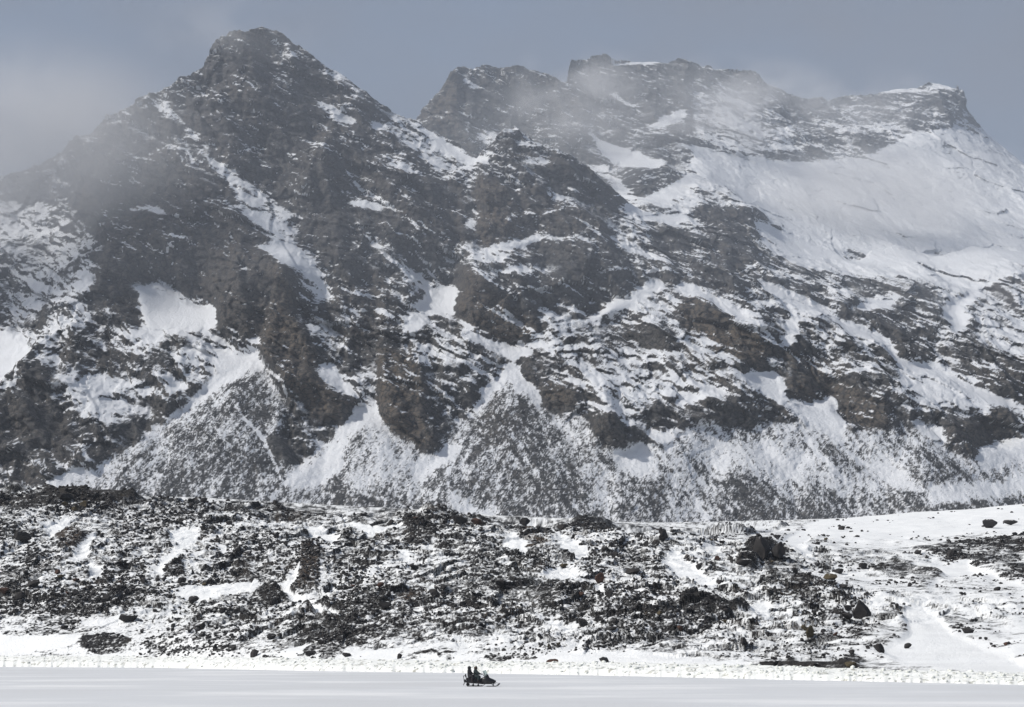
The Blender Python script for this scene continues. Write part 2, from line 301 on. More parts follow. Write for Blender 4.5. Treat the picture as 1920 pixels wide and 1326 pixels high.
# ---- traced patches: snow fields (+), bare cliffs (-), on the near massif
SNOW_A = [
 (.5,[(304,179),(319,183),(322,206),(348,221),(369,239),(380,264),(398,286),(427,304),(449,326),(482,348),(507,357),(525,377),(543,398),(561,427),(558,453),(536,478),(478,471),(507,449),(489,431),(456,409),(438,366),(416,333),(391,297),(366,264),(340,246),(322,224),(290,206),(275,203)]),
 (.35,[(540,80),(600,112),(640,138),(665,168),(640,160),(600,140),(560,120),(500,105)]),
 (.5,[(580,185),(630,195),(665,232),(660,240),(620,225),(590,200)]),
 (.8,[(243,384),(290,385),(308,392),(325,415),(335,420),(300,402),(245,394)]),
 (.32,[(0,370),(80,380),(150,420),(203,460),(200,480),(180,510),(165,550),(145,582),(100,560),(60,510),(0,480),(-150,460),(-150,400)]),
 (.95,[(771,214),(786,224),(818,250),(847,261),(862,268),(883,290),(916,293),(912,315),(891,300),(876,319),(862,297),(833,286),(807,268),(782,239)]),
 (.8,[(771,250),(793,255),(810,280),(829,300),(829,318),(805,305),(785,280)]),
 (.8,[(692,217),(700,225),(718,240),(718,250),(705,248),(695,235)]),
 (.8,[(630,203),(650,212),(668,228),(660,235),(640,222)]),
 (.3,[(640,140),(700,187),(770,225),(780,245),(820,300),(790,300),(740,260),(700,230),(660,190)]),
 (.9,[(645,385),(665,378),(690,378),(715,388),(725,400),(700,394),(660,392)]),
 (.6,[(717,309),(760,310),(804,328),(800,337),(760,324)]),
 (.7,[(825,318),(840,335),(842,345),(830,335)]),
 (.4,[(880,335),(892,330),(893,380),(898,400),(897,435),(875,430),(870,420),(885,400),(878,370)]),
 (.95,[(905,465),(941,450),(985,446),(1021,438),(988,456),(949,467),(909,480)]),
 (.8,[(900,490),(930,484),(960,477),(990,470),(1000,474),(960,486),(930,494)]),
 (.7,[(900,512),(940,508),(1000,505),(1045,500),(1045,506),(1000,512),(960,520),(920,520)]),
 (.9,[(945,280),(985,270),(990,278),(955,288)]),
 (.7,[(978,305),(1010,292),(1037,303),(1030,312),(995,310)]),
 (.9,[(1014,350),(1030,358),(1055,374),(1050,379),(1025,369)]),
 (.3,[(925,262),(965,240),(1010,275),(1060,295),(1030,300),(980,290),(940,290)]),
 (.9,[(1155,385),(1195,384),(1227,391),(1253,384),(1290,366),(1290,402),(1275,424),(1238,415),(1202,404)]),
 (.6,[(1150,455),(1180,458),(1215,475),(1240,490),(1225,490),(1190,472),(1160,465)]),
 (.95,[(232,527),(261,530),(290,532),(319,541),(337,538),(333,556),(377,567),(402,561),(413,570),(406,607),(369,628),(348,646),(319,628),(272,617),(261,585),(250,552)]),
 (.3,[(230,600),(300,620),(400,620),(440,650),(400,670),(330,680),(250,660),(190,640)]),
 (1.,[(402,664),(485,646),(487,693),(449,708),(427,715),(398,740),(369,766),(362,751),(391,715),(409,690)]),
 (.5,[(254,824),(300,785),(348,760),(398,732),(404,742),(356,772),(308,800),(262,832)]),
 (.38,[(130,708),(217,700),(254,718),(290,750),(290,790),(240,780),(190,800),(150,770)]),
 (.9,[(-150,600),(0,621),(69,654),(51,672),(22,708),(0,726),(-150,760)]),
 (.4,[(0,495),(70,510),(140,560),(145,580),(90,560),(30,530)]),
 (.95,[(311,710),(362,712),(355,728),(320,726)]),
 (.9,[(467,625),(496,630),(490,638),(470,638)]),
 (.95,[(478,467),(540,455),(562,447),(545,472),(525,487),(500,477)]),
 (.75,[(518,491),(561,462),(579,480),(594,502),(630,560),(623,572),(587,547),(550,511)]),
 (.8,[(572,672),(623,680),(660,715),(664,742),(630,737),(600,705)]),
 (.6,[(568,608),(610,620),(615,632),(580,624)]),
 (1.,[(536,903),(579,867),(615,846),(660,820),(664,874),(615,898),(579,922)]),
 (1.,[(829,530),(863,529),(862,574),(854,599),(833,588),(804,592),(789,610),(768,628),(757,621),(789,585),(775,560)]),
 (.6,[(681,440),(735,500),(790,540),(829,554),(829,543),(780,523),(735,488),(690,438)]),
 (1.,[(862,596),(905,625),(941,650),(970,650),(1007,636),(1064,617),(1115,588),(1151,559),(1195,549),(1238,521),(1245,533),(1209,558),(1173,576),(1137,598),(1093,619),(1046,638),(1007,652),(988,666),(972,690),(992,715),(1010,726),(1010,744),(1021,766),(992,748),(970,715),(949,710),(920,732),(898,768),(883,773),(905,730),(934,708),(965,686),(949,675),(920,657),(883,628),(862,603)]),
 (.7,[(1130,643),(1159,628),(1209,617),(1253,605),(1274,605),(1224,632),(1173,652)]),
 (.85,[(1137,708),(1166,690),(1209,679),(1238,664),(1267,636),(1290,626),(1290,650),(1260,664),(1224,683),(1173,703),(1151,717)]),
 (1.,[(630,802),(652,777),(677,751),(713,748),(717,780),(739,806),(717,798),(684,791),(659,809),(630,824)]),
 (1.,[(775,885),(790,865),(830,845),(855,836),(850,854),(810,877),(780,902)]),
 (.6,[(1155,770),(1166,745),(1173,775),(1195,790),(1230,800),(1290,800),(1290,815),(1240,830)]),
 (1.,[(1137,842),(1160,850),(1188,838),(1195,824),(1220,840),(1210,870),(1215,900),(1190,895),(1160,870)]),
 (1.,[(1260,636),(1282,626),(1314,640),(1369,672),(1419,696),(1455,690),(1463,704),(1477,730),(1470,745),(1490,755),(1513,760),(1540,785),(1570,790),(1580,800),(1570,830),(1530,802),(1490,772),(1440,742),(1390,712),(1340,682),(1300,657),(1275,652)]),
 (1.,[(1470,617),(1492,585),(1494,621),(1477,641),(1460,648)]),
 (.8,[(1260,530),(1290,535),(1330,550),(1370,575),(1410,605),(1400,606),(1350,580),(1310,558),(1270,548)]),
 (.8,[(1423,521),(1463,539),(1506,561),(1550,576),(1553,592),(1513,587),(1463,562),(1430,542)]),
 (.9,[(1597,570),(1640,560),(1687,556),(1660,576),(1620,584),(1600,582)]),
 (1.,[(1767,585),(1803,552),(1847,528),(1883,485),(1905,462),(1917,468),(1856,535),(1820,565),(1799,587),(1814,616),(1778,619),(1770,599)]),
 (.95,[(1557,590),(1604,612),(1651,630),(1676,660),(1716,670),(1767,688),(1825,724),(1875,742),(1920,768),(2000,800),(2000,812),(1920,780),(1875,762),(1825,744),(1774,707),(1716,692),(1676,682),(1647,647),(1600,628),(1557,606)]),
 (.45,[(1680,690),(1767,705),(1840,760),(1850,790),(1800,790),(1740,760),(1690,720)]),
 (1.,[(1500,765),(1525,758),(1571,744),(1565,765),(1580,775),(1582,802),(1535,777)]),
 (1.,[(1694,791),(1716,787),(1767,813),(1770,832),(1752,825)]),
 (.8,[(1832,856),(1875,831),(1920,827),(2000,830),(2000,860),(1920,850),(1880,872),(1850,882)]),
 (.85,[(1260,755),(1282,740),(1314,730),(1369,724),(1360,740),(1314,747),(1275,762)]),
 (.9,[(835,918),(860,938),(900,958),(940,963),(940,982),(890,980),(850,957)]),
 (1.,[(1730,918),(1800,913),(1900,898),(2000,890),(2000,930),(1920,927),(1850,937),(1740,947)]),
 (.9,[(1640,860),(1680,878),(1722,920),(1690,917),(1650,892)]),
 (1.,[(-100,940),(0,935),(70,912),(120,885),(150,872),(172,872),(110,917),(60,937),(0,952)]),
 (.45,[(1400,400),(1500,455),(1600,480),(1750,460),(1920,460),(2000,470),(2000,560),(1920,560),(1850,520),(1780,560),(1700,520),(1600,520),(1500,500),(1440,470)]),
 (.85,[(1390,395),(1500,440),(1600,468),(1750,455),(1920,452),(2000,455),(2000,505),(1900,492),(1820,512),(1740,490),(1650,505),(1560,488),(1470,470)]),
 (.3,[(1840,540),(1920,500),(2000,500),(2000,680),(1900,670),(1830,640),(1820,600)]),
 (.3,[(640,840),(700,800),(740,820),(780,860),(740,900),(680,920),(630,900)]),
 (.35,[(1290,840),(1400,830),(1560,860),(1640,900),(1660,940),(1560,920),(1450,900),(1360,880)]),
 (.25,[(1000,560),(1100,600),(1250,560),(1400,690),(1300,740),(1150,760),(1020,690)]),
]
ROCK_A = [
 (-.42,0.15,[(60,320),(130,280),(300,200),(400,70),(500,40),(640,150),(760,260),(860,330),(890,450),(800,500),(700,430),(600,480),(560,460),(520,380),(440,380),(350,270),(250,230),(200,300)]),
 (-.75,0.35,[(203,470),(150,400),(130,330),(230,290),(330,280),(430,400),(500,440),(520,490),(500,600),(490,640),(420,620),(413,570),(400,556),(340,543),(330,528),(240,523),(272,612),(230,600),(180,570),(175,540),(190,500)]),
 (-.85,0.7,[(489,650),(510,600),(520,500),(545,520),(560,600),(600,690),(630,740),(655,760),(626,788),(587,777),(579,751),(543,748),(535,708),(505,680)]),
 (-.55,0.2,[(-100,740),(0,745),(60,740),(130,790),(180,830),(230,840),(240,850),(150,880),(70,910),(0,922),(-100,925)]),
 (-.55,0.1,[(75,665),(110,700),(100,760),(60,765),(50,730)]),
 (-.3,0.1,[(150,600),(250,640),(360,690),(310,730),(200,700),(100,680)]),
 (-.9,0.,[(505,831),(529,822),(561,856),(550,873),(525,862)]),
 (-.9,0.8,[(897,348),(905,330),(940,350),(975,362),(978,440),(940,453),(900,463),(893,430)]),
 (-.55,0.3,[(975,330),(1060,380),(1140,430),(1130,450),(1040,440),(980,440)]),
 (-.8,0.7,[(865,515),(883,512),(938,556),(1014,619),(985,634),(941,634),(905,610),(862,588)]),
 (-.55,0.1,[(898,503),(992,507),(1119,487),(1180,510),(1190,535),(1150,556),(1100,586),(1014,615),(956,567),(900,518)]),
 (-.45,0.1,[(900,480),(960,470),(1030,450),(1150,470),(1250,500),(1230,520),(1180,505),(1120,485),(990,500),(920,495)]),
 (-.95,0.9,[(713,650),(775,664),(797,715),(793,766),(811,837),(789,844),(742,813),(717,777),(710,730)]),
 (-.35,0.,[(797,715),(830,760),(850,800),(860,830),(811,838)]),
 (-.4,0.2,[(560,480),(640,440),(720,520),(760,580),(740,640),(700,680),(640,640),(600,560)]),
 (-.95,0.2,[(1105,790),(1144,777),(1166,802),(1162,829),(1137,838),(1111,833)]),
 (-.95,0.1,[(974,693),(1000,688),(1016,705),(1012,724),(990,712)]),
 (-.8,0.6,[(1010,735),(1030,723),(1085,740),(1070,760),(1030,768),(1012,752)]),
 (-.95,0.8,[(1267,578),(1296,556),(1343,583),(1405,626),(1450,657),(1421,693),(1369,673),(1307,638)]),
 (-.5,0.6,[(1455,650),(1477,690),(1477,737),(1528,751),(1571,730),(1575,693),(1513,670)]),
 (-.8,0.6,[(1564,724),(1597,728),(1660,764),(1660,804),(1608,800),(1579,777)]),
 (-.6,0.1,[(1770,690),(1850,690),(1920,680),(2000,690),(2000,790),(1920,760),(1870,738),(1820,713)]),
 (-.65,0.3,[(1774,777),(1825,780),(1875,766),(1896,802),(1854,847),(1825,855),(1774,826)]),
 (-.45,0.1,[(1296,748),(1369,740),(1477,766),(1495,790),(1405,800),(1296,790),(1282,766)]),
 (-.45,0.1,[(1600,590),(1700,572),(1760,600),(1765,640),(1740,680),(1700,660),(1650,630)]),
 (-.45,0.1,[(1190,430),(1300,440),(1400,480),(1450,515),(1380,560),(1300,535),(1240,510)]),
 (-.5,0.3,[(1290,370),(1340,345),(1400,395),(1450,430),(1480,460),(1400,450),(1320,440)]),
 (-.5,0.1,[(930,262),(965,238),(1010,275),(1075,305),(1165,372),(1195,392),(1150,405),(1060,345),(980,305),(940,300)]),
 (-.35,0.5,[(1290,650),(1370,700),(1350,720),(1290,690),(1250,690)]),
]
SNOW_C = [
 (.9,[(1097,235),(1130,261),(1166,275),(1202,290),(1245,304),(1242,317),(1195,317),(1155,302),(1130,288)]),
 (.6,[(1100,311),(1135,318),(1165,335),(1200,372),(1165,372),(1135,338),(1115,327)]),
 (.8,[(1195,378),(1225,362),(1255,346),(1265,338),(1300,328),(1310,340),(1270,367),(1240,390)]),
 (1.,[(1213,240),(1242,221),(1280,205),(1282,221),(1246,240)]),
 (.9,[(862,146),(883,154),(904,165),(895,172),(870,162)]),
 (.9,[(1140,122),(1188,116),(1240,117),(1240,122),(1186,126),(1150,129)]),
 (.4,[(890,250),(920,235),(950,245),(930,262),(900,262)]),
 (.5,[(1137,167),(1165,175),(1190,195),(1215,215),(1205,217),(1175,197)]),
 (.68,[(1296,268),(1369,290),(1513,304),(1622,290),(1716,246),(1785,239),(1803,203),(1825,224),(1920,297),(2040,390),(2040,470),(1920,475),(1767,470),(1658,480),(1586,480),(1513,460),(1441,420),(1398,385),(1350,350),(1296,318)]),
 (.5,[(1629,178),(1680,168),(1730,166),(1760,156),(1785,156),(1780,170),(1735,176),(1680,180)]),
 (.3,[(1290,150),(1350,145),(1420,200),(1500,230),(1480,290),(1370,285),(1300,260)]),
 (.12,[(1492,225),(1600,215),(1700,205),(1785,200),(1790,235),(1700,250),(1620,285),(1530,300),(1480,270)]),
 (.3,[(1240,400),(1300,340),(1360,350),(1410,400),(1340,390),(1290,420)]),
]
ROCK_C = [
 (-.9,.7,[(786,217),(825,174),(847,136),(862,145),(869,203),(865,268),(898,282),(883,290),(833,256)]),
 (-.6,.2,[(862,130),(900,120),(1040,140),(1060,200),(1000,240),(940,230),(880,200)]),
 (-.5,.1,[(1060,110),(1130,108),(1240,125),(1240,200),(1180,250),(1100,230),(1055,260),(1040,200)]),
 (-.6,0.,[(1380,130),(1480,168),(1545,188),(1540,215),(1470,195),(1400,160)]),
 (-.8,0.,[(1495,420),(1520,398),(1552,400),(1530,412),(1500,427)]),
 (-.25,0.,[(1560,332),(1640,322),(1720,332),(1650,342)]),(-.3,0.,[(1370,325),(1450,342),(1530,372),(1440,364)]),(-.25,0.,[(1450,385),(1530,395),(1600,420),(1520,412)]),(-.2,0.,[(1760,300),(1840,330),(1900,372),(1820,352)]),
 (-.7,0.,[(1676,416),(1740,414),(1800,428),(1800,434),(1740,424),(1680,424)]),
 (-.8,0.,[(1825,222),(1860,252),(1920,298),(2000,360),(2000,372),(1915,310),(1850,258)]),
 (-.6,0.,[(1055,240),(1100,290),(1160,330),(1240,322),(1290,340),(1200,376),(1120,355),(1040,290)]),
 (-.5,0.,[(870,150),(960,180),(1060,200),(1110,260),(1050,290),(960,245),(880,260)]),(-.45,0.,[(1200,125),(1300,130),(1360,200),(1300,250),(1210,290),(1150,250),(1190,200)]),
]
TALUS = [(-150,960),(20,935),(150,885),(260,825),(350,765),(420,700),(490,655),(540,760),(530,830),(560,880),(640,800),(720,765),(745,812),(800,842),(880,780),(960,690),(1020,765),(1110,800),(1140,842),(1250,830),(1300,790),(1480,795),(1590,805),(1690,795),(1760,835),(1850,865),(1920,835),(2100,830),(2100,1200),(-150,1200)]

LINES_A = [[(883,512),(912,530),(938,552)],[(891,572),(920,581),(949,599),(978,614)],[(930,576),(963,596),(1007,628)],[(978,545),(1007,543),(1035,549)],[(1021,574),(1050,588)],[(1043,567),(1079,578),(1101,585)],
 [(1032,520),(1050,534),(1093,549)],[(1122,509),(1151,507),(1180,505)],[(1151,458),(1188,462),(1231,487),(1260,502)],[(1188,534),(1217,509),(1245,509),(1271,516)],[(684,440),(739,498),(782,534),(826,559)],[(753,498),(789,523),(826,549)],
 [(789,509),(826,530)],[(630,538),(673,556),(724,559)],[(663,585),(710,588),(753,607)],[(797,607),(768,628)],[(862,657),(905,672),(941,686)],[(854,672),(891,693),(927,708)],[(800,715),(833,737),(862,766)],[(1231,672),(1267,708),(1290,726)],
 [(1166,708),(1209,730),(1245,740)],[(1007,643),(974,690)],[(648,319),(673,348),(717,373)],[(695,362),(749,398),(782,427)],[(677,438),(717,467)],[(938,349),(974,358)],[(1017,409),(1057,398)],[(1068,413),(1097,427),(1137,460)],[(1133,387),(1166,369)],
 [(1416,523),(1463,541),(1513,567),(1550,585)],[(1260,534),(1289,549),(1340,563),(1369,585),(1419,596)],[(1369,592),(1412,614),(1455,646)],[(1513,672),(1557,701),(1571,708)],[(1477,657),(1535,708)],[(1564,708),(1608,697),(1651,690)],[(1535,643),(1579,657)],
 [(1369,520),(1419,498)],[(1289,693),(1332,722)],[(1264,672),(1300,722)],[(521,491),(558,462)],[(543,751),(536,719),(507,697)],[(377,751),(434,701)],[(14,549),(22,599),(36,628)],[(36,563),(72,603)],[(22,512),(72,534),(119,559)],[(409,759),(434,715)],
 [(0,737),(36,726),(54,686)],[(123,744),(159,711)],[(594,502),(630,559)],[(471,228),(489,233)],[(373,168),(391,181)],[(474,300),(503,308)],[(568,431),(615,445)],[(322,445),(351,453)],[(905,474),(960,462),(1020,443)],[(1590,850),(1640,880),(1690,915)],
 [(1500,800),(1530,850),(1580,900)],[(1420,810),(1450,860),(1500,910)],[(440,760),(500,830),(530,900)],[(1700,560),(1760,580)],[(1600,640),(1650,655),(1700,690)],[(1850,560),(1890,600),(1920,615)]]
def strip(pts, w):
    p = np.array(pts, float); d = np.gradient(p, axis=0); nrm = np.c_[-d[:, 1], d[:, 0]] / (np.linalg.norm(d, axis=1)[:, None] + 1e-6)
    ww = w / 2 * np.r_[.35, np.ones(len(p) - 2), .35][:, None]
    return np.r_[p + nrm * ww, (p - nrm * ww)[::-1]]
wx = X + 7 * fbm(X / 34, Zc / 34, 3, 21) + 2.5 * fbm(X / 7, Zc / 7, 3, 22, .6)
wz = Zc + 7 * fbm(X / 34, Zc / 34, 3, 31) + 2.5 * fbm(X / 7, Zc / 7, 3, 32, .6)
H = np.zeros_like(X); BR = np.zeros_like(X); CL = np.zeros_like(X); SNF = np.zeros_like(X)
TM = np.zeros_like(X); poly_mask(wx, wz, onto(TALUS), TM, 1.0)
for sheet, rocks, snows in (('A', ROCK_A, SNOW_A), ('C', ROCK_C, SNOW_C)):
    h = np.zeros_like(X); b = np.zeros_like(X); s2 = np.zeros_like(X); c2 = np.zeros_like(X)
    for w, br, pl in rocks:
        q = onto(pl, sheet); poly_mask(wx, wz, q, h, w); poly_mask(wx, wz, q, b, br); poly_mask(wx, wz, q, c2, -w); poly_mask(wx, wz, q, s2, 0)
    for w, pl in snows:
        q = onto(pl, sheet); poly_mask(wx, wz, q, h, w); poly_mask(wx, wz, q, c2, 0); poly_mask(wx, wz, q, s2, w)
    m = isC if sheet == 'C' else ~isC
    H = np.where(m, h, H); BR = np.where(m, b, BR); CL = np.where(m, c2, CL); SNF = np.where(m, s2, SNF)
TM[isC] = 0
LN = np.zeros_like(X)
for k, pl in enumerate(LINES_A): poly_mask(X + .3 * (wx - X), Zc + .3 * (wz - Zc), onto(strip(pl, 5 + k % 3 * 2)), LN, 1.0)
LN = np.where(isC, 0, LN); LN = .5 * LN + .5 * blur(LN, 1)
H = blur(H, 3); BRb = blur(BR, 4); CLb = blur(CL, 2); SNb = blur(SNF, 4); TMb = blur(TM, 3)

# ---- relief towards the valley
rock = (1 - 0.85 * TMb) * (1 - 0.94 * np.clip(SNb * 1.05, 0, 1))
def rot(x, z, deg):
    c, s = math.cos(R(deg)), math.sin(R(deg)); return x * c + z * s, -x * s + z * c
ax, az = rot(wx, wz, -33); bx_, bz_ = rot(wx, wz, 18)
dirm = sstep(-.25, .25, fbm(X / 160, Zc / 160, 2, 41) + 0.34)
st1 = fbm(ax / 60, az / 8, 4, 51, .6); st2 = fbm(bx_ / 55, bz_ / 7, 4, 52, .6)
strat = dirm * st1 + (1 - dirm) * st2
big = ridged(ax / 150, az / 95, 4, 61) - .5
ver = fbm(wx / 16, wz / 90, 4, 71, .55)
fin = fbm(X / 9, Zc / 9, 4, 81, .6)
# cliffs stand steeper and snow fields lie flatter than the mean slope: integrate that up each column, keep the local part
dz = zr[1] - zr[0]
src = ((0.6 * CLb - 0.5 * np.clip(SNb, 0, 1)) * dz * (over <= 0)).astype(np.float32)
acc = np.zeros_like(src); run = np.zeros(NCOL, np.float32)
for i in range(NROW):
    run = run * 0.982 + src[i]
    run = run * .9 + .05 * (np.roll(run, 1) + np.roll(run, -1))
    acc[i] = run
ledge = acc - blur(acc, 70); lw = np.clip(blur(np.clip(SNF, 0, 1), 6) * 1.4, 0, 1)
ledge = ledge * (1 - lw) + blur(ledge, 14) * lw
w1x, w1z = rot(X + 3 * fbm(X / 12, Zc / 12, 2, 84), Zc + 3 * fbm(X / 12, Zc / 12, 2, 85), -34)
facet = 8 * facets(w1x / 70, w1z / 34, 1) + 4.5 * facets(w1x / 30, w1z / 13, 2) + 1.9 * facets(w1x / 11, w1z / 5, 3)
def terr(s_, period, tread=.24):
    f = s_ / period; f = f - np.floor(f)
    return np.where(f < 1 - tread, f / (1 - tread), (1 - f) / tread) - .5
wob = 14 * fbm(X / 90, Zc / 70, 3, 87) + 3.5 * fbm(X / 18, Zc / 18, 3, 88)
lm1 = sstep(-.25, .35, fbm(ax / 90, az / 40, 3, 89)); lm2 = sstep(-.2, .4, fbm(ax / 60, az / 25, 3, 90)); lm3 = sstep(-.1, .4, fbm(bx_ / 90, bz_ / 40, 3, 86))
ledges = 11 * lm1 * terr(az + wob, 36) + 5.5 * lm2 * terr(az + 1.3 * wob + 9, 15, .3) + 9 * lm3 * (1 - .6 * dirm) * terr(bz_ + wob, 41)
ribs = ridged((wx + .35 * wz) / 105, wz / 240, 4, 93, .45) - .55
relief = rock * (20 * big + 46 * ribs + 4 * strat + 6 * ver + 2.0 * fin + .9 * facet + ledges) + 0.8 * np.clip(ledge, -45, 45) + 4 * CLb
cone = np.zeros_like(X); between = np.zeros_like(X)
for (fu, fv, sp_, hh) in ((960,700,.66,15),(470,670,.75,15),(300,790,.6,8),(690,765,.6,9),(1200,835,.7,8),(1390,800,.6,9),(1540,800,.62,12),(1720,800,.7,12),(1890,845,.7,9),(840,850,.6,6)):
    ap = onto([(fu, fv)])[0]; dzc = np.maximum(ap[1] - Zc, 0); dxc = np.abs(X - ap[0] + 3 * fbm(X / 20, Zc / 20, 2, 94))
    cone = np.maximum(cone, hh / 15 * np.clip(1 - (dxc / (sp_ * dzc + 5)) ** 1.6, 0, 1) * sstep(0, 45, dzc))
relief += TMb * 15 * cone
relief += TMb * (7 * fbm(X / 60, Zc / 90, 3, 91) + 1.0 * fin + 1.2 * fbm(X / 4, Zc / 4, 2, 92))
Dv = D - relief
Yv = Dv + 1.1 * over; Zv = Zc - 0.75 * over
P = np.stack([X, Yv, Zv], 2)
n = grid_normals(P); nz = np.abs(n[..., 2]); nx = n[..., 0] * np.sign(n[..., 2] + 1e-9)
nzs = blur(nz.astype(np.float32), 1)

# ---- where the snow lies
ss1 = .55 * fbm(ax / 34, az / 5, 4, 101, .65) + .45 * fbm(ax / 15, az / 2.3, 3, 103, .7)
ss2 = .55 * fbm(bx_ / 30, bz_ / 4.6, 4, 102, .65) + .45 * fbm(bx_ / 14, bz_ / 2.2, 3, 104, .7)
sst = dirm * ss1 + (1 - dirm) * ss2
spk = fbm(X / 3.4, Zc / 3.0, 3, 111, .7)
patch = fbm(X / 45, Zc / 45, 4, 121)
ln1 = 1 - np.abs(fbm(ax / 75, az / 9, 4, 105, .55)) * 5; ln2 = 1 - np.abs(fbm(ax / 40, az / 5, 3, 106, .55)) * 5; ln3 = 1 - np.abs(fbm(bx_ / 50, bz_ / 9, 3, 107, .55)) * 5
lines = np.maximum(np.maximum(ln1, .8 * ln2), .8 * ln3 - .5 * dirm) * sstep(-.35, .3, fbm(X / 60, Zc / 40, 3, 108))
lines = np.clip(lines, 0, 1)
fsp = fbm(X / 1.9, Zc / 1.5, 2, 112)
Hr = np.where(H < 0, H * .72, np.where(H < .8, H * .62, H * .62 + (H - .8) * 1.5))
val = Hr + 1.2 * (nzs - 0.53) + 0.6 * (nz - nzs) + 0.7 * sst + .52 * lines + 0.22 * spk + 0.2 * fsp + 0.4 * patch - 0.43 - .14 * sstep(300, 430, Zc) * (1 - np.clip(SNb * 2, 0, 1))
fleck = 1.6 * (sst + .3 * spk + .35 * patch) + .8 * (nz - .55) - .46 - .25 * CLb + .3 * lines     # thin snow on ledges of otherwise bare cliffs
val = np.maximum(val, np.minimum(fleck, .25))
# talus: stones melt out in fans running down from the gullies
fans = np.zeros_like(X)
for (fu, fv) in ((960,690),(470,655),(1560,780),(690,755),(1250,790),(1870,840)):
    ap = onto([(fu, fv)])[0]
    dx = X - ap[0]; dz = ap[1] + 12 - Zc
    r = np.sqrt(dx * dx + dz * dz) + 1; th = np.arctan2(dx, dz)
    wgt = np.exp(-(r / 130) ** 2) * sstep(8, 60, r)
    fans += wgt * fbm(th * 11, r / 85, 5, 130 + fu * .01, .65)
wn0 = RNG.normal(size=X.shape).astype(np.float32); grain = .34 * wn0 + .5 * blur(wn0, 1) + .3 * fbm(X / 6, Zc / 6, 3, 115, .8)
run_ = fbm((X + .5 * Zc) / 5.5, Zc / 30, 3, 116, .6) * (X > ap[0] * 0) + fbm((X - .5 * Zc) / 5.5, Zc / 30, 3, 117, .6) * (X <= ap[0] * 0)
tal = 0.75 * H - .24 * (sstep(0.05, .6, cone) - .45) + 0.3 * fans + .5 * grain + .15 * spk + .42 * run_ + 0.3 * patch + 0.25 * fbm(X / 14, Zc / 18, 3, 114) - .02
val = val * (1 - TMb) + tal * TMb + LN * .7
snow = np.clip(0.5 + val * (1.5 * (1 - TMb) + .75 * TMb), 0, 1)
dust = sstep(-.15, .45, fbm(X / 28, Zc / 22, 3, 122) + .35 * spk + .3 * sst) * sstep(.42, .62, nzs + .1 * spk) * (1 - TMb) * (1 - np.clip(CLb * 1.5, 0, 1))
snow = np.maximum(snow, .24 + .29 * dust)
snow = np.where(over > 0, 0.6, snow)
BRv = np.clip(BRb * 1.1 + 0.2 * sstep(0.0, .5, fbm(X / 55, Zc / 80, 3, 141)) + 0.25 * sstep(.1, .6, -nx), 0, 1)  # left-facing rock also tinted browner: warmth of the sunlit side put into the colour
keep = (over[:-1, :-1] < 70)
M_MOUNT = terrain_mat('mountain_rock_and_snow', (0.04, 0.042, 0.046), (0.092, 0.091, 0.09), (0.12, 0.10, 0.08), (0.80, 0.82, 0.85), 0.55, 0.6, 0.65, 2.0, .21)
o = grid_mesh('mountain', P, M_MOUNT, keep, {'snow': snow, 'brown': BRv})
tag(o, 'steep grey rock mountain dusted with snow, its peaks in drifting cloud', 'mountain', kind='structure')
print('mountain', time.time() - T0, keep.sum() * 2)

# ================================================================== MORAINE SLOPE between the ice and the mountain
def ice_y(u, v):
    p, q = pq(u, v); return -CAM_H / q
shore_px = [(-150,1248),(0,1250),(300,1252),(600,1258),(905,1262),(1200,1268),(1500,1275),(1920,1284),(2070,1287)]
bank_px = [(-150,1226),(0,1228),(300,1230),(600,1235),(900,1240),(1200,1243),(1500,1250),(1650,1256),(1920,1262),(2070,1264)]
UM = np.r_[np.linspace(-900, -110, 34), np.linspace(-90, 2010, 1150), np.linspace(2030, 2850, 34)]
sh_v = np.interp(UM, *zip(*shore_px)); sh_y = ice_y(UM, sh_v)
bk_v = np.interp(UM, *zip(*bank_px)); bk_y = sh_y + 14
def col_u(u): return np.interp(u, UM, np.arange(len(UM)))
def shore(u): return np.interp(u, UM, sh_y)
mc = []
for u in range(-150, 2080, 150):
    ys = shore(np.clip(u, -90, 2010)) + 14
    mc.append((u, np.interp(u, *zip(*bank_px)), ys))
mc += [(-100,925,580),(0,925,575),(200,922,565),(430,950,540),(640,972,530),(760,982,530),(860,965,520),(1000,972,520),(1080,962,520),(1200,975,520),(1300,1000,520),(1400,1008,500),(1460,1028,480),
 (0,1090,450),(200,1080,445),(430,1090,430),(640,1090,415),(860,1090,400),(1080,1090,390),(1300,1090,390),(0,1180,410),(400,1180,385),(800,1180,345),(1100,1180,320),(1400,1180,300),(1450,1100,370),
 (1550,1075,400),(1620,1130,350),(1620,1060,480),(1560,1010,600),(1500,992,680),(1700,960,860),(1800,955,880),(1920,940,900),(2050,930,900),(1720,1030,560),(1900,1010,560),(1900,1090,430),(1750,1110,420),(1700,1180,320),(1900,1180,300),(1800,1230,250),(1600,1220,255),(2050,1090,420),(2050,1180,290)]
for u in (-500, -900): mc += [(u, 1228, 400), (u, 1090, 460), (u, 925, 590)]
for u in (2400, 2850): mc += [(u, 1262, 198), (u, 1180, 290), (u, 1090, 420), (u, 930, 900)]
for u in (-900, -500, -150, 300, 700, 1100, 1500): mc += [(u, 1025, 1000), (u, 1035, 1350), (u, 1030, 1620)]
for u in (1800, 2060, 2500, 2850): mc += [(u, 975, 1350), (u, 975, 1700)]
a = np.array(mc); x_, y_, z_ = at(a[:, 0], a[:, 1], a[:, 2])
rM = RBF(np.c_[x_, y_], z_)
NB, NF = 470, 30
crest_y = np.interp(UM, [-90,0,430,640,860,1200,1400,1460,1560,1700,1920,2010],[610,605,575,560,550,555,600,720,900,960,980,980])
tt = np.linspace(0, 1, NB)
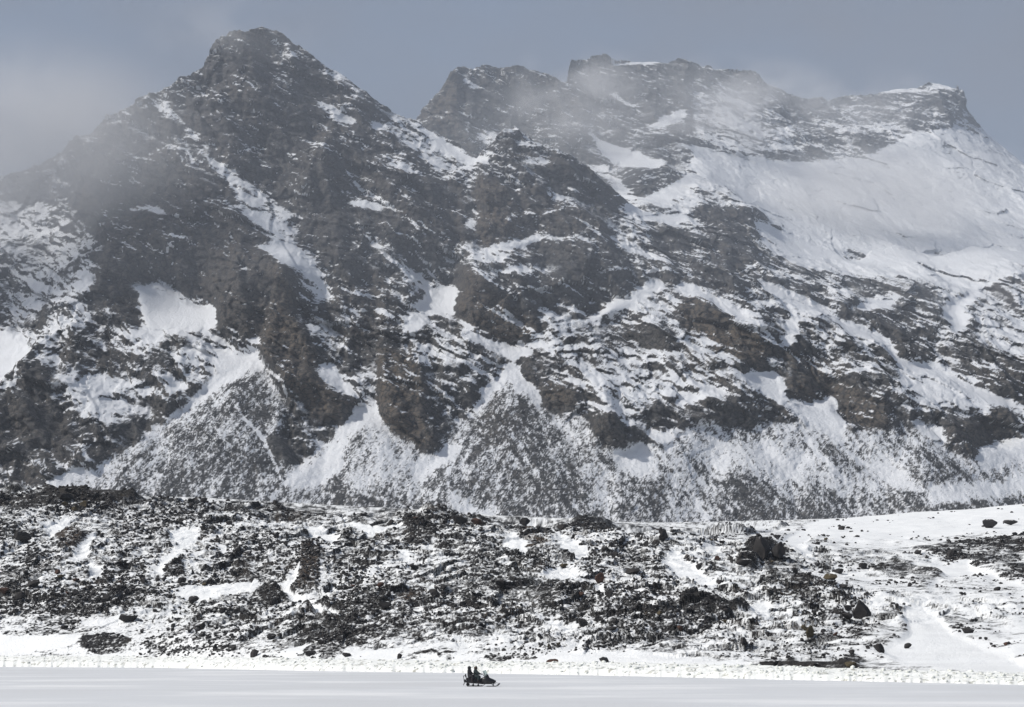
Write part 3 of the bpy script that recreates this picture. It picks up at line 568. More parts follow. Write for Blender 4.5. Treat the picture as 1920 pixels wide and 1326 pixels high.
yf = crest_y[None] + (1700 - crest_y)[None] * np.linspace(0, 1, NF + 1)[1:, None] ** 1.5
pM = pq(UM, 1100)[0]
# broad shape on a coarse grid
cx = np.arange(-1000, 1001, 10.0); cy = np.arange(160, 1760, 10.0); c2x, c2y = np.meshgrid(cx, cy); gM = rM(c2x, c2y)
# rows lie closer together where the slope is steeper
td = np.linspace(0, 1, 900)[:, None]; yd = sh_y[None] + 4 + (crest_y - sh_y - 4)[None] * td; xd = pM[None] * yd
zd = bilin(gM, cx[0], 10., cy[0], 10., xd, yd); sd = np.cumsum(np.abs(np.gradient(zd, axis=0) - zd / yd * np.gradient(yd, axis=0)) + .004 * np.gradient(yd, axis=0), axis=0)
sd = (sd - sd[:1]) / (sd[-1:] - sd[:1])
yb = np.stack([np.interp(tt, sd[:, k], yd[:, k]) for k in range(len(UM))], 1)
YM = np.vstack([yb, yf]).astype(np.float32)
XM = (pM[None] * YM).astype(np.float32)
Hm = bilin(gM, cx[0], 10., cy[0], 10., XM, YM).astype(np.float32)
bkz = at(UM, bk_v, sh_y + 14)[2]
Hm = (bkz * .75 - .5)[None] + (Hm - (bkz * .75 - .5)[None]) * sstep(5, 24, YM - sh_y[None])
Hm = Hm.astype(np.float32)
UU, VV0 = px(XM, YM, Hm)
def rows_at(pts, VV):
    """pixels -> grid (column, row) of the first ground their sight line meets"""
    out = []
    for u, v in pts:
        c = float(np.clip(col_u(u), 0, len(UM) - 1)); col = np.minimum.accumulate(VV[:, int(round(c))])
        k = int(np.searchsorted(-col, -v)); k = min(max(k, 1), len(col) - 1)
        d = col[k - 1] - col[k]; f = (col[k - 1] - v) / d if d > 1e-6 else 1
        out.append((c, k - 1 + min(max(f, 0), 1)))
    return np.array(out)
SNOW_M = [
 (.9,[(76,980),(123,969),(119,991),(90,1005)]),(.9,[(127,1056),(159,1005),(174,998),(163,1049),(140,1060)]),
 (.95,[(290,1070),(300,1045),(330,1022),(313,1004),(337,989),(371,989),(364,1012),(335,1034),(310,1056),(304,1076)]),
 (.9,[(322,1107),(362,1096),(480,1083),(482,1101),(380,1119),(344,1116)]),(.8,[(407,1018),(425,1018),(420,1050)]),
 (.8,[(152,1167),(217,1155),(235,1160),(181,1174)]),(.95,[(-100,1190),(0,1194),(109,1188),(160,1192),(138,1212),(54,1224),(-100,1232)]),(.9,[(160,1058),(190,1068),(192,1082),(170,1082)]),
 (.95,[(567,978),(634,1000),(630,1025),(600,1007),(574,996)]),(.95,[(521,1096),(562,1061),(558,1092),(545,1107),(589,1134),(641,1157),(600,1159),(550,1123)]),
 (.8,[(733,1029),(768,1032),(762,1051)]),(.8,[(762,1146),(797,1134),(788,1152)]),(1.,[(660,1222),(755,1217),(741,1235),(672,1235)]),(.9,[(513,1228),(587,1206),(567,1224)]),
 (.8,[(799,1018),(819,1025),(813,1043)]),(.9,[(654,988),(764,988),(697,1004)]),(.95,[(943,1010),(960,998),(985,1008),(987,1036),(953,1036)]),
 (.9,[(1029,985),(1058,1003),(1107,1027),(1094,1051),(1059,1040),(1048,1009)]),(.9,[(1012,1078),(1043,1061),(1092,1076),(1069,1087)]),(.8,[(1110,1086),(1137,1112),(1165,1136),(1119,1116)]),
 (.9,[(1204,1112),(1271,1115),(1281,1128),(1228,1130)]),(.95,[(1244,1056),(1260,1029),(1288,1050),(1338,1092),(1315,1098),(1266,1080)]),(.9,[(1320,1023),(1360,1018),(1351,1040)]),
 (.95,[(1392,1132),(1440,1126),(1442,1159),(1409,1148)]),(.8,[(1012,1165),(1081,1166),(1069,1185)]),
 (.95,[(1005,1230),(1105,1206),(1069,1224),(1235,1228),(1405,1240),(1394,1257),(1105,1252),(1014,1246)]),
 (.95,[(1463,1016),(1512,989),(1536,1000),(1505,1020),(1532,1051),(1512,1043)]),
 (.95,[(1691,1146),(1730,1126),(1768,1170),(1797,1188),(1913,1242),(2000,1258),(1802,1255),(1700,1245),(1640,1215),(1700,1190)]),(.85,[(1737,1061),(1820,1050),(1833,1078),(1784,1087)]),
 (.55,[(1500,985),(1720,955),(1920,942),(2000,940),(2000,985),(1800,1000),(1700,1010),(1560,1010)]),
]
ROCK_M = [
 (-.7,.2,[(72,925),(120,918),(200,916),(260,928),(250,947),(130,947),(72,942)]),(-.6,.1,[(-100,938),(0,938),(100,938),(110,957),(0,957),(-100,957)]),
 (-.95,.0,[(156,1192),(203,1188),(253,1198),(232,1228),(190,1228),(156,1214)]),(-.75,.0,[(268,1208),(347,1213),(326,1231),(280,1230)]),
 (-.5,.9,[(105,1000),(145,988),(152,1010),(140,1032),(110,1032)]),(-.6,.2,[(308,1054),(345,1048),(340,1080),(310,1080)]),(-.4,.3,[(435,1018),(470,1028),(475,1082),(440,1082)]),
 (-.65,.6,[(563,1025),(602,1032),(591,1109),(547,1105)]),(-.6,.2,[(484,1105),(540,1098),(536,1130),(490,1134)]),(-.6,.1,[(757,985),(815,988),(808,1022),(766,1018)]),
 (-.7,.0,[(561,1180),(598,1184),(580,1210)]),(-.9,.0,[(775,1226),(866,1226),(842,1240)]),(-.8,.0,[(909,1229),(962,1231),(955,1242),(915,1242)]),
 (-.98,.0,[(1273,1136),(1308,1119),(1351,1130),(1407,1146),(1358,1156),(1293,1148)]),(-.9,.0,[(1407,1018),(1440,1014),(1460,1030),(1440,1043),(1409,1072),(1385,1058)]),
 (-.5,.0,[(1069,956),(1148,968),(1140,992),(1079,987)]),(-.3,1.,[(982,989),(1027,989),(1022,1022),(985,1020)]),
 (-.62,.0,[(1713,1027),(1802,1021),(1920,1003),(2000,1000),(2000,1100),(1920,1098),(1874,1083),(1831,1065),(1824,1051),(1748,1040)]),
 (-.4,.1,[(1621,1061),(1675,1050),(1768,1078),(1740,1101),(1657,1083)]),(-.3,.1,[(1440,1039),(1480,1048),(1562,1110),(1602,1150),(1560,1167),(1440,1132)]),
 (-.97,.3,[(1405,1243),(1470,1242),(1480,1237),(1500,1243),(1560,1245),(1590,1232),(1606,1238),(1602,1256),(1500,1254),(1405,1253)]),
 (-.35,.1,[(560,1140),(760,1120),(900,1120),(960,1150),(900,1200),(700,1210),(560,1200)]),(-.3,.1,[(1000,1100),(1240,1120),(1280,1150),(1200,1190),(1020,1160)]),
 (-.3,.0,[(820,985),(1000,1040),(1060,1100),(900,1110),(840,1060)]),(-.3,.1,[(0,1100),(250,1100),(330,1130),(200,1150),(0,1150)]),
]
RIGHT_SNOW = [(1440,1010),(1560,985),(1720,955),(1920,940),(2040,930),(2040,1270),(1660,1260),(1640,1200),(1600,1130),(1540,1090),(1500,1050)]
CI, RI = np.meshgrid(np.arange(len(UM), dtype=np.float32), np.arange(YM.shape[0], dtype=np.float32))
wc = CI + 5 * fbm(XM / 9, YM / 22, 3, 201) + 2 * fbm(XM / 1.8, YM / 5, 3, 202)
wr_ = RI + 5 * fbm(XM / 9, YM / 22, 3, 203) + 2 * fbm(XM / 1.8, YM / 5, 3, 204)
HM = np.zeros_like(XM); BM = np.zeros_like(XM); OUT = np.zeros_like(XM)
poly_mask(wc, wr_, rows_at(RIGHT_SNOW, VV0), HM, 0.14)
for w, br, pl in ROCK_M:
    q = rows_at(pl, VV0); poly_mask(wc, wr_, q, HM, w); poly_mask(wc, wr_, q, BM, br); poly_mask(wc, wr_, q, OUT, -w)
for w, pl in SNOW_M:
    q = rows_at(pl, VV0); poly_mask(wc, wr_, q, HM, w); poly_mask(wc, wr_, q, OUT, -.35 * w)
HM = blur(HM, 1); OUTb = blur(OUT, 3); BMb = blur(BM, 3)
fade = sstep(2, 42, YM - (sh_y[None] + 10))
dyr = np.gradient(YM, axis=0); f1 = np.clip(.55 / dyr, 0, 1) ** 2; f2 = np.clip(1.0 / dyr, 0, 1) ** 2
lump = 1.5 * fbm(XM / 34, YM / 46, 3, 211) + 0.9 * (ridged(XM / 11, YM / 17, 2, 212) - .5) + f2 * 0.42 * fbm(XM / 3.6, YM / 4.5, 2, 213, .6)
lump = lump + f1 * 0.18 * fbm(XM / 1.5, YM / 1.9, 1, 214) + f2 * .75 * facets(XM / 7, YM / 9, 4)
lump = lump + f2 * .4 * facets(XM / 3.2, YM / 3.8, 5) + f1 * .22 * facets(XM / 1.5, YM / 1.8, 6)
farw = np.clip((dyr - .7) / .8, 0, 1); lump = lump * (1 - farw) + blur(lump.astype(np.float32), 3) * farw
quiet = 1 - 0.7 * np.clip(blur(np.clip(HM, 0, 1), 3), 0, 1)
ZM = Hm + fade * (lump * quiet + 1.5 * np.clip(OUTb, -.3, 1) + .8 * np.clip(OUTb, 0, 1) * f2 * fbm(XM / 2.6, YM / 3.0, 2, 215))
edge = np.exp(-((YM - (crest_y * 0.94)[None]) / 18) ** 2) * (UM < 1480)[None]
ZM = ZM + edge * (2.2 * np.abs(fbm(XM / 5, YM / 9, 3, 216)) + 9 * fbm(XM / 34, YM / 80, 3, 217))
PM = np.stack([XM, YM, ZM], 2)
nM = grid_normals(PM); nzM = np.abs(nM[..., 2])
WM = ZM + .22 * YM
spm = fbm(XM / 0.8, WM / .5, 3, 221, .7)
spl = fbm(XM / 3.6, WM / 1.7, 4, 222, .6)
vm = np.where(HM < 0, .55 * HM, np.where(HM < .86, .8 * HM, HM)) + 1.1 * (nzM - 0.84) + 0.85 * spl + 1.0 * f1 * spm + .75 * (1 - f1) * fbm(XM / 2.2, WM / 1.0, 4, 224, .7) + 0.45 * fbm(XM / 20, YM / 40, 3, 223) - 0.0 - .22 * np.exp(-((YM - (crest_y * 0.97)[None]) / 45) ** 2) * (UM < 1420)[None]
near = sstep(0, 10, YM - (sh_y[None] + 12)); vm = vm + (1 - near) * .35
snowM = np.clip(0.5 + vm * .85, 0, 1)
dustM = sstep(-.2, .5, fbm(XM / 5, WM / 3, 3, 225) + .5 * f1 * spm)
snowM = np.maximum(snowM, .22 + .26 * dustM * (1 - np.clip(OUTb * 1.3, 0, 1)))
wing = ((UM < -100) | (UM > 2020))[None]
snowM = np.where(wing, np.clip(.62 + .5 * fbm(XM / 25, YM / 60, 3, 226), 0, 1), snowM)
M_MOR = terrain_mat('moraine_rock_and_snow', (0.009, 0.0092, 0.010), (0.028, 0.027, 0.026), (0.06, 0.042, 0.028), (0.84, 0.86, 0.87), 2.6, 0.7, 1.1, 0.25, .24)
o = grid_mesh('moraine', PM, M_MOR, None, {'snow': snowM, 'brown': np.clip(BMb + .5 * sstep(.15, .5, fbm(XM / 14, YM / 25, 2, 231)), 0, 1)})
tag(o, 'boulder-strewn moraine slope half covered by snow behind the frozen shore', 'hillside', kind='structure')
UMp, VMp = px(XM, YM, ZM)
print('moraine', time.time() - T0, YM.size)
# ================================================================== FROZEN LAKE
def ice_material():
    m, n, l, b = new_mat('lake_ice')
    geo = n.new('ShaderNodeNewGeometry')
    mp = n.new('ShaderNodeMapping'); mp.inputs['Scale'].default_value = (0.8, 1.0, 1.0); l.new(geo.outputs['Position'], mp.inputs[0])
    def noise(sc, det, v):
        t = n.new('ShaderNodeTexNoise'); t.inputs['Scale'].default_value = sc; t.inputs['Detail'].default_value = det; t.inputs['Roughness'].default_value = .6
        l.new(v, t.inputs['Vector']); return t.outputs['Fac']
    r = n.new('ShaderNodeValToRGB'); l.new(noise(.045, 8, mp.outputs[0]), r.inputs[0])
    e = r.color_ramp.elements
    e[0].position = .36; e[0].color = (.62, .635, .65, 1); e[1].position = .66; e[1].color = (.80, .81, .82, 1)
    k = r.color_ramp.elements.new(.5); k.color = (.65, .67, .69, 1)
    l.new(r.outputs[0], b.inputs['Base Color'])
    b.inputs['Roughness'].default_value = .55; b.inputs['Specular IOR Level'].default_value = .3
    bp = n.new('ShaderNodeBump'); bp.inputs['Strength'].default_value = .15; bp.inputs['Distance'].default_value = .03
    l.new(noise(1.1, 5, mp.outputs[0]), bp.inputs['Height']); l.new(bp.outputs[0], b.inputs['Normal'])
    return m
gx, gy = np.meshgrid(np.linspace(-1300, 1300, 140), np.r_[np.linspace(-250, 60, 12), np.linspace(70, 430, 160), 600])
gz = gx * 0 - 0.02
o = grid_mesh('frozen_lake', np.stack([gx, gy, gz], 2), ice_material())
tag(o, 'flat frozen lake of grey ice streaked with wind-blown snow', 'lake ice', kind='structure')

# shore ice: a low bank of broken, heaved ice between lake and moraine
M_SHORE = terrain_mat('shore_ice', (0.42, 0.43, 0.40), (0.58, 0.59, 0.55), (0.45, 0.42, 0.34), (0.84, 0.86, 0.84), 3.0, 0.6, 0.8, 0.15)
NS = 60; ts = np.linspace(0, 1, NS)[:, None]
YS = (sh_y[None] + 18 * ts + 0.8 * pn(UM[None] / 9, ts * 0, 310) * (1 - ts)).astype(np.float32); XS = (pM[None] * YS).astype(np.float32)
prof = np.interp(ts[:, 0], [0, .02, .12, .4, .75, 1], [-.06, .12, .42, .72, 1.0, .9])[:, None]
blocky = ridged(XS / 2.2, YS / 2.6, 3, 311) - .6
ZS = prof * bkz[None] + np.interp(ts[:, 0], [0, .03, .3, .8, 1], [0, .1, .24, .18, -.4])[:, None] * (.5 * blocky + .32 * facets(XS / 2.6, YS / 2.6, 7) + .2 * facets(XS / 1.1, YS / 1.2, 8))
vsn = .28 + .8 * fbm(XS / 1.5, YS / 2.4, 3, 313) + .5 * fbm(XS / .5, YS / .9, 2, 314)
o = grid_mesh('shore_ice', np.stack([XS, YS, ZS], 2), M_SHORE, None, {'snow': np.clip(.5 + vsn, 0, 1), 'brown': np.clip(fbm(XS / 6, YS / 4, 2, 315) * 1.5, 0, .6)})
tag(o, 'low bank of heaved, broken cream-white ice along the lake shore', 'shore ice', kind='structure')

# ================================================================== ROCKS
M_ROCK = None
def rock_material(name, a, b_, snow_lo):
    m, n, l, b = new_mat(name)
    b.inputs['Roughness'].default_value = .9; b.inputs['Specular IOR Level'].default_value = .2
    tc_ = n.new('ShaderNodeNewGeometry'); oi = n.new('ShaderNodeObjectInfo')
    nz_ = n.new('ShaderNodeTexNoise'); nz_.inputs['Scale'].default_value = 1.6; nz_.inputs['Detail'].default_value = 6; l.new(tc_.outputs['Position'], nz_.inputs['Vector'])
    mx = n.new('ShaderNodeMix'); mx.data_type = 'RGBA'; mx.inputs[6].default_value = a + (1,); mx.inputs[7].default_value = b_ + (1,)
    l.new(nz_.outputs['Fac'], mx.inputs[0])
    sx = n.new('ShaderNodeSeparateXYZ'); l.new(tc_.outputs['Normal'], sx.inputs[0])
    ad = n.new('ShaderNodeMath'); ad.operation = 'MULTIPLY_ADD'; l.new(nz_.outputs['Fac'], ad.inputs[0]); ad.inputs[1].default_value = .8; l.new(sx.outputs['Z'], ad.inputs[2])
    mr = n.new('ShaderNodeMapRange'); l.new(ad.outputs[0], mr.inputs[0]); mr.inputs[1].default_value = snow_lo; mr.inputs[2].default_value = snow_lo + .12
    m2 = n.new('ShaderNodeMix'); m2.data_type = 'RGBA'; l.new(mr.outputs[0], m2.inputs[0]); l.new(mx.outputs[2], m2.inputs[6]); m2.inputs[7].default_value = (.84, .86, .87, 1)
    l.new(m2.outputs[2], b.inputs['Base Color'])
    bp = n.new('ShaderNodeBump'); bp.inputs['Strength'].default_value = .6; bp.inputs['Distance'].default_value = .1
    l.new(nz_.outputs['Fac'], bp.inputs['Height']); l.new(bp.outputs[0], b.inputs['Normal'])
    return m
MR_DARK = rock_material('boulder_dark', (.018, .018, .02), (.05, .046, .044), 1.36)
MR_RED = rock_material('boulder_red_brown', (.04, .022, .017), (.085, .048, .036), 1.40)
MR_OLIVE = rock_material('boulder_olive_brown', (.05, .042, .025), (.10, .08, .05), 1.36)
def rock_mesh(name, seed, sub=2, cuts=9, flat=(1, .9, .8), mat=None):
    r = np.random.default_rng(seed); bm = bmesh.new(); bmesh.ops.create_icosphere(bm, subdivisions=sub, radius=1)
    V = np.array([v.co[:] for v in bm.verts])
    for _ in range(cuts):
        d = r.normal(size=3); d /= np.linalg.norm(d); h = r.uniform(.38, .75)
        s = V @ d; k = s > h; V[k] -= np.outer(s[k] - h, d)
    V += r.normal(size=V.shape) * .025
    V *= np.array(flat)
    for v, c in zip(bm.verts, V): v.co = c
    me = bpy.data.meshes.new(name); bm.to_mesh(me); bm.free(); me.materials.append(mat or MR_DARK); return me
SHAPES = {}
for key, mt in (('dark', MR_DARK), ('red', MR_RED), ('olive', MR_OLIVE)):
    SHAPES[key] = [rock_mesh('boulder_' + key, 400 + k, 2, 11 + k % 6, [(1, .9, .75), (1, .8, .55), (.9, .9, 1.0), (1.1, .8, .65), (1, .8, .85)][k % 5], mt) for k in range(8 if key == 'dark' else 4)]
POINTED = []
def pointed(seed, mat):
    me = rock_mesh('boulder_pointed', seed, 2, 14, (1, .9, 1), mat)
    V = np.array([v.co[:] for v in me.vertices]); t = np.clip((V[:, 2] + .3) / 1.3, 0, 1)
    V[:, 0] = V[:, 0] * (1 - .5 * t) + .12 * t; V[:, 1] *= 1 - .5 * t; V[:, 2] *= 1.15
    for v, c in zip(me.vertices, V): v.co = c
    return me
SHAPES['pointed'] = [pointed(440, MR_DARK), pointed(441, MR_DARK)]
def ground_at(u, v):
    c, r = rows_at([(u, v)], VMp)[0]; i = int(round(c)); j = int(round(r)); return PM[min(j, PM.shape[0] - 1), i]
def boulder(p, w, h, key, label, group=None, k=None, rz=None):
    me = SHAPES[key][(k if k is not None else random.randrange(99)) % len(SHAPES[key])]
    o = bpy.data.objects.new('boulder', me); COL.objects.link(o)
    o.scale = (w / 2, w / 2 * random.uniform(.8, 1.1), h / 2 / .75)
    o.rotation_euler = (random.uniform(-.15, .15), random.uniform(-.15, .15), random.uniform(0, 6.3) if rz is None else rz)
    o.location = (p[0], p[1], p[2] + h * .3)
    return tag(o, label, 'boulder', group)
BIG = [  # foot pixel, width and height in pixels, kind, label
 (1616,1160,46,44,'pointed','large black pointed boulder standing alone above the right end of the rocky spur'),
 (1590,1163,30,14,'dark','low black slab at the left foot of the large pointed boulder'),
 (1812,1187,32,20,'dark','blocky black boulder alone on the snow slope at the far right'),
 (1516,1193,24,24,'olive','olive-brown upright boulder on the lower right moraine'),
 (1126,1092,28,20,'red','dark red-brown boulder right of centre, upper of the two red ones'),
 (1089,1119,18,16,'red','small red-brown boulder, lower of the two red ones right of centre'),
 (1037,1246,32,14,'red','flat rusty boulder resting on the shore snow right of the snowmobile'),
 (1428,1044,50,40,'dark','big black block, largest of the crest cluster on the right'),
 (1462,1044,34,34,'pointed','pointed black rock at the right end of the crest cluster'),
 (1398,1062,40,26,'dark','black block below the crest cluster on the right'),
 (860,982,44,24,'dark','large blue-black boulder on the moraine crest left of centre'),
 (895,984,30,14,'red','rusty flat rock right beside the large boulder on the crest'),
 (984,984,36,14,'dark','wide black slab lying on the crest in the middle'),
 (1054,994,32,18,'dark','wedge-shaped dark rock just below the crest, right of centre'),
 (1080,962,26,16,'dark','dark boulder on the skyline of the moraine right of centre'),
 (362,1131,28,18,'dark','triangular black boulder in the snow band on the left'),
 (8,1116,30,24,'red','rust-coloured boulder cut by the left edge of the picture'),
 (35,1015,44,28,'dark','broad brown-black outcrop boulder near the left edge'),
 (112,938,44,26,'dark','humped black boulder on the crest at the left'),
 (65,1100,34,24,'dark','steep black rock left, above the rust boulder level'),
 (940,1102,30,18,'dark','black angular boulder halfway up the slope above the snowmobile'),
 (1092,1174,26,22,'dark','stout black boulder low on the slope right of centre'),
 (1150,1184,26,14,'dark','flat black boulder right of the stout one on the lower slope'),
 (481,1232,28,20,'dark','black block at the shore left of centre'),
 (582,1230,26,20,'dark','dark block at the shore beside a snow gully, left of the round one'),
 (750,1235,16,14,'dark','small round black stone on the white shore snow'),
 (650,1232,24,12,'dark','dark low stone near the shore between block and round stone'),
 (512,1198,26,18,'dark','black boulder above the shore block, left of centre'),
 (245,1165,46,18,'dark','pair-like long black boulder above the left shore outcrop'),
 (720,1142,34,26,'dark','dark broken block in the middle of the left slope'),
 (712,1102,18,14,'red','small rusty rock above the dark broken block'),
 (1190,1075,36,24,'dark','dark block left of the long snow gully'),
 (1350,1095,24,16,'dark','dark boulder at the foot of the long snow gully'),
 (1310,1068,18,16,'dark','pointed small rock inside the long snow gully'),
 (1232,1020,26,16,'dark','dark boulder just under the crest above the long snow gully'),
 (1560,1088,34,22,'olive','brown-black boulder on the right edge of the rocky spur'),
 (1583,1104,24,14,'dark','dark boulder below the brown one on the spur edge'),
 (1645,1222,30,24,'dark','dark pyramid boulder low on the right slope'),
 (1697,1216,20,14,'dark','smaller dark boulder to the right of the low pyramid one'),
 (1542,1186,18,10,'dark','small dark stone right of the olive boulder'),
 (1706,1100,14,12,'dark','hollow-sided grey rock on the right snow slope'),
 (1860,990,40,16,'dark','long dark rock on the high snow at the right'),
 (1900,985,34,18,'dark','snow-topped dark boulder at the upper right edge of the moraine'),
 (1836,945,22,10,'dark','small dark rock on the snowy ridge line at the right'),
 (1700,905,16,8,'dark','lone dark rock on the snowfield at the foot of the right talus'),
 (1460,1010,22,14,'dark','dark rock on the snow behind the crest cluster'),
 (1870,1107,18,10,'dark','small dark rock below the black scree patch at the right'),
 (1525,1250,20,8,'dark','dark ledge stone in the shore outcrop at right'),
 (1590,1252,34,16,'olive','brown rock at the right end of the shore outcrop'),
 (1440,1251,52,12,'dark','long black ledge at the left end of the shore outcrop'),
 (1130,1243,30,14,'dark','black shore boulder right of the rusty flat one'),
]
for u, v, w, h, key, lab in BIG:
    h = max(h, .55 * w)
    p = ground_at(u, v); s = p[1] / F_PX
    boulder(p, w * s, h * s, key, lab, None, None, random.choice((0, 3.14)) + random.uniform(-.4, .4))
# the others: alike, told apart only by the zone they lie in
NZ = YM.shape[0]
rows_ok = np.arange(6, NB - 8)
clus = fbm(XM / 18, YM / 34, 3, 501)
wgt = np.clip(.25 + (0.55 - snowM) + 1.1 * clus, .02, 2) ** 1.6
visv = np.minimum.accumulate(VMp, axis=0); vis = (VMp <= visv + .6)
wgt = wgt * vis * (UMp > -20) * (UMp < 1940) * (VMp < 1236)
wgt[:6] = 0; wgt[NB - 8:] = 0
dv = np.abs(np.gradient(VMp, axis=0)); wgt = wgt * np.clip(dv, .02, 2)
cdf = np.cumsum(wgt.ravel().astype(np.float64)); cdf /= cdf[-1]
def pick(n): return np.searchsorted(cdf, RNG.random(n))
def zone(u, v):
    side = ('at the far left' if u < 330 else 'left of the middle' if u < 720 else 'above the snowmobile' if u < 1080 else 'right of the middle' if u < 1460 else 'on the snowy right slope')
    lev = ('just below the crest' if v < 1030 else 'halfway up the moraine' if v < 1130 else 'low on the moraine')
    return side, lev
flatP = PM.reshape(-1, 3); fu, fv = UMp.ravel(), VMp.ravel()
for i in pick(245):
    p = flatP[i]; s = p[1] / F_PX; w = float(np.clip(RNG.lognormal(2.62, .3), 9, 28)) * s
    side, lev = zone(fu[i], fv[i])
    key = 'dark' if random.random() < .9 else random.choice(('red', 'olive'))
    sz_w = 'larger' if w / s > 14 else 'smaller'
    kind_w = {'dark': 'black', 'red': 'rusty', 'olive': 'olive-brown'}[key]
    lab = f'{sz_w} {kind_w} boulder among many {lev}, {side}'; gr = f'{sz_w} {kind_w} boulders {lev}, {side}'
    boulder(p, w, w * random.uniform(.5, .85), key, lab, gr)
# rubble too small and too many to count
def scatter_mesh(name, idx, sizes, mat, lift=.15, flat=.7):
    bm = bmesh.new(); bmesh.ops.create_icosphere(bm, subdivisions=1, radius=1)
    B = np.array([v.co[:] for v in bm.verts]); Fc = np.array([[v.index for v in f.verts] for f in bm.faces]); bm.free()
    n_ = len(idx); V = np.repeat(B[None], n_, 0) * (1 + RNG.normal(size=(n_, len(B), 1)) * .2)
    V = V * np.stack([RNG.uniform(.7, 1.3, n_), RNG.uniform(.7, 1.3, n_), RNG.uniform(.5, 1., n_) * flat / .7], 1)[:, None]
    th = RNG.uniform(0, 6.3, n_); c, s = np.cos(th)[:, None], np.sin(th)[:, None]
    V = np.stack([V[..., 0] * c - V[..., 1] * s, V[..., 0] * s + V[..., 1] * c, V[..., 2]], 2)
    V = V * (sizes / 2)[:, None, None]; V += flatP[idx][:, None]; V[..., 2] += (sizes * lift)[:, None]
    Fa = (Fc[None] + (np.arange(n_) * len(B))[:, None, None]).reshape(-1, 3)
    me = bpy.data.meshes.new(name); me.vertices.add(n_ * len(B)); me.vertices.foreach_set('co', V.astype(np.float32).ravel())
    me.loops.add(len(Fa) * 3); me.loops.foreach_set('vertex_index', Fa.ravel().astype(np.int32))
    me.polygons.add(len(Fa)); me.polygons.foreach_set('loop_start', np.arange(0, len(Fa) * 3, 3, dtype=np.int32)); me.update(calc_edges=True)
    me.materials.append(mat); o = bpy.data.objects.new(name, me); COL.objects.link(o); return o
ii = pick(13000); sz = np.clip(RNG.lognormal(1.35, .4, len(ii)), 2, 9) * flatP[ii, 1] / F_PX
def ice_blocks():
    global flatP
    keepP = flatP; flatP = np.stack([XS, YS, ZS], 2)[2:48].reshape(-1, 3)
    k = RNG.integers(0, len(flatP), 1100); sz_ = np.clip(RNG.lognormal(-1.2, .4, len(k)), .15, .8)
    m = simple('ice_block', (.72, .74, .70), .5)
    tag(scatter_mesh('ice_rubble', k, sz_, m, .1, .6), 'countless broken blocks of pale ice along the shore bank', 'ice rubble', kind='stuff')
    flatP = keepP
ice_blocks()
tag(scatter_mesh('rubble', ii, sz, MR_DARK), 'countless small dark stones strewn over the snowy moraine', 'rubble', kind='stuff')
print('rocks', time.time() - T0)
# ================================================================== SNOWMOBILE AND RIDERS
M_BLACK = simple('black_paint', (.012, .012, .014), .35, 0, .5)
M_PLAST = simple('black_plastic', (.018, .018, .02), .6)
M_RUBBER = simple('track_rubber', (.014, .014, .014), .85)
M_STEEL = simple('grey_steel', (.22, .23, .24), .4, .8)
M_VINYL = simple('seat_vinyl', (.016, .014, .016), .5)
M_SUIT = simple('black_snowsuit', (.014, .015, .018), .8)
M_SUIT2 = simple('dark_teal_jacket', (.016, .028, .03), .8)
M_HATB = simple('brown_hat', (.06, .045, .035), .9)
M_BOOT = simple('boots', (.03, .02, .022), .7)
M_SKIN = simple('face_skin', (.35, .2, .14), .6)
M_LAMP = simple('lamp_glass', (.5, .5, .48), .1)
M_RED = simple('red_lens', (.25, .02, .02), .2)
def glass_mat():
    m, n, l, b = new_mat('tinted_windscreen')
    b.inputs['Base Color'].default_value = (.75, .82, .82, 1); b.inputs['Roughness'].default_value = .05
    b.inputs['Transmission Weight'].default_value = .9; b.inputs['IOR'].default_value = 1.1
    return m
M_GLASS = glass_mat()
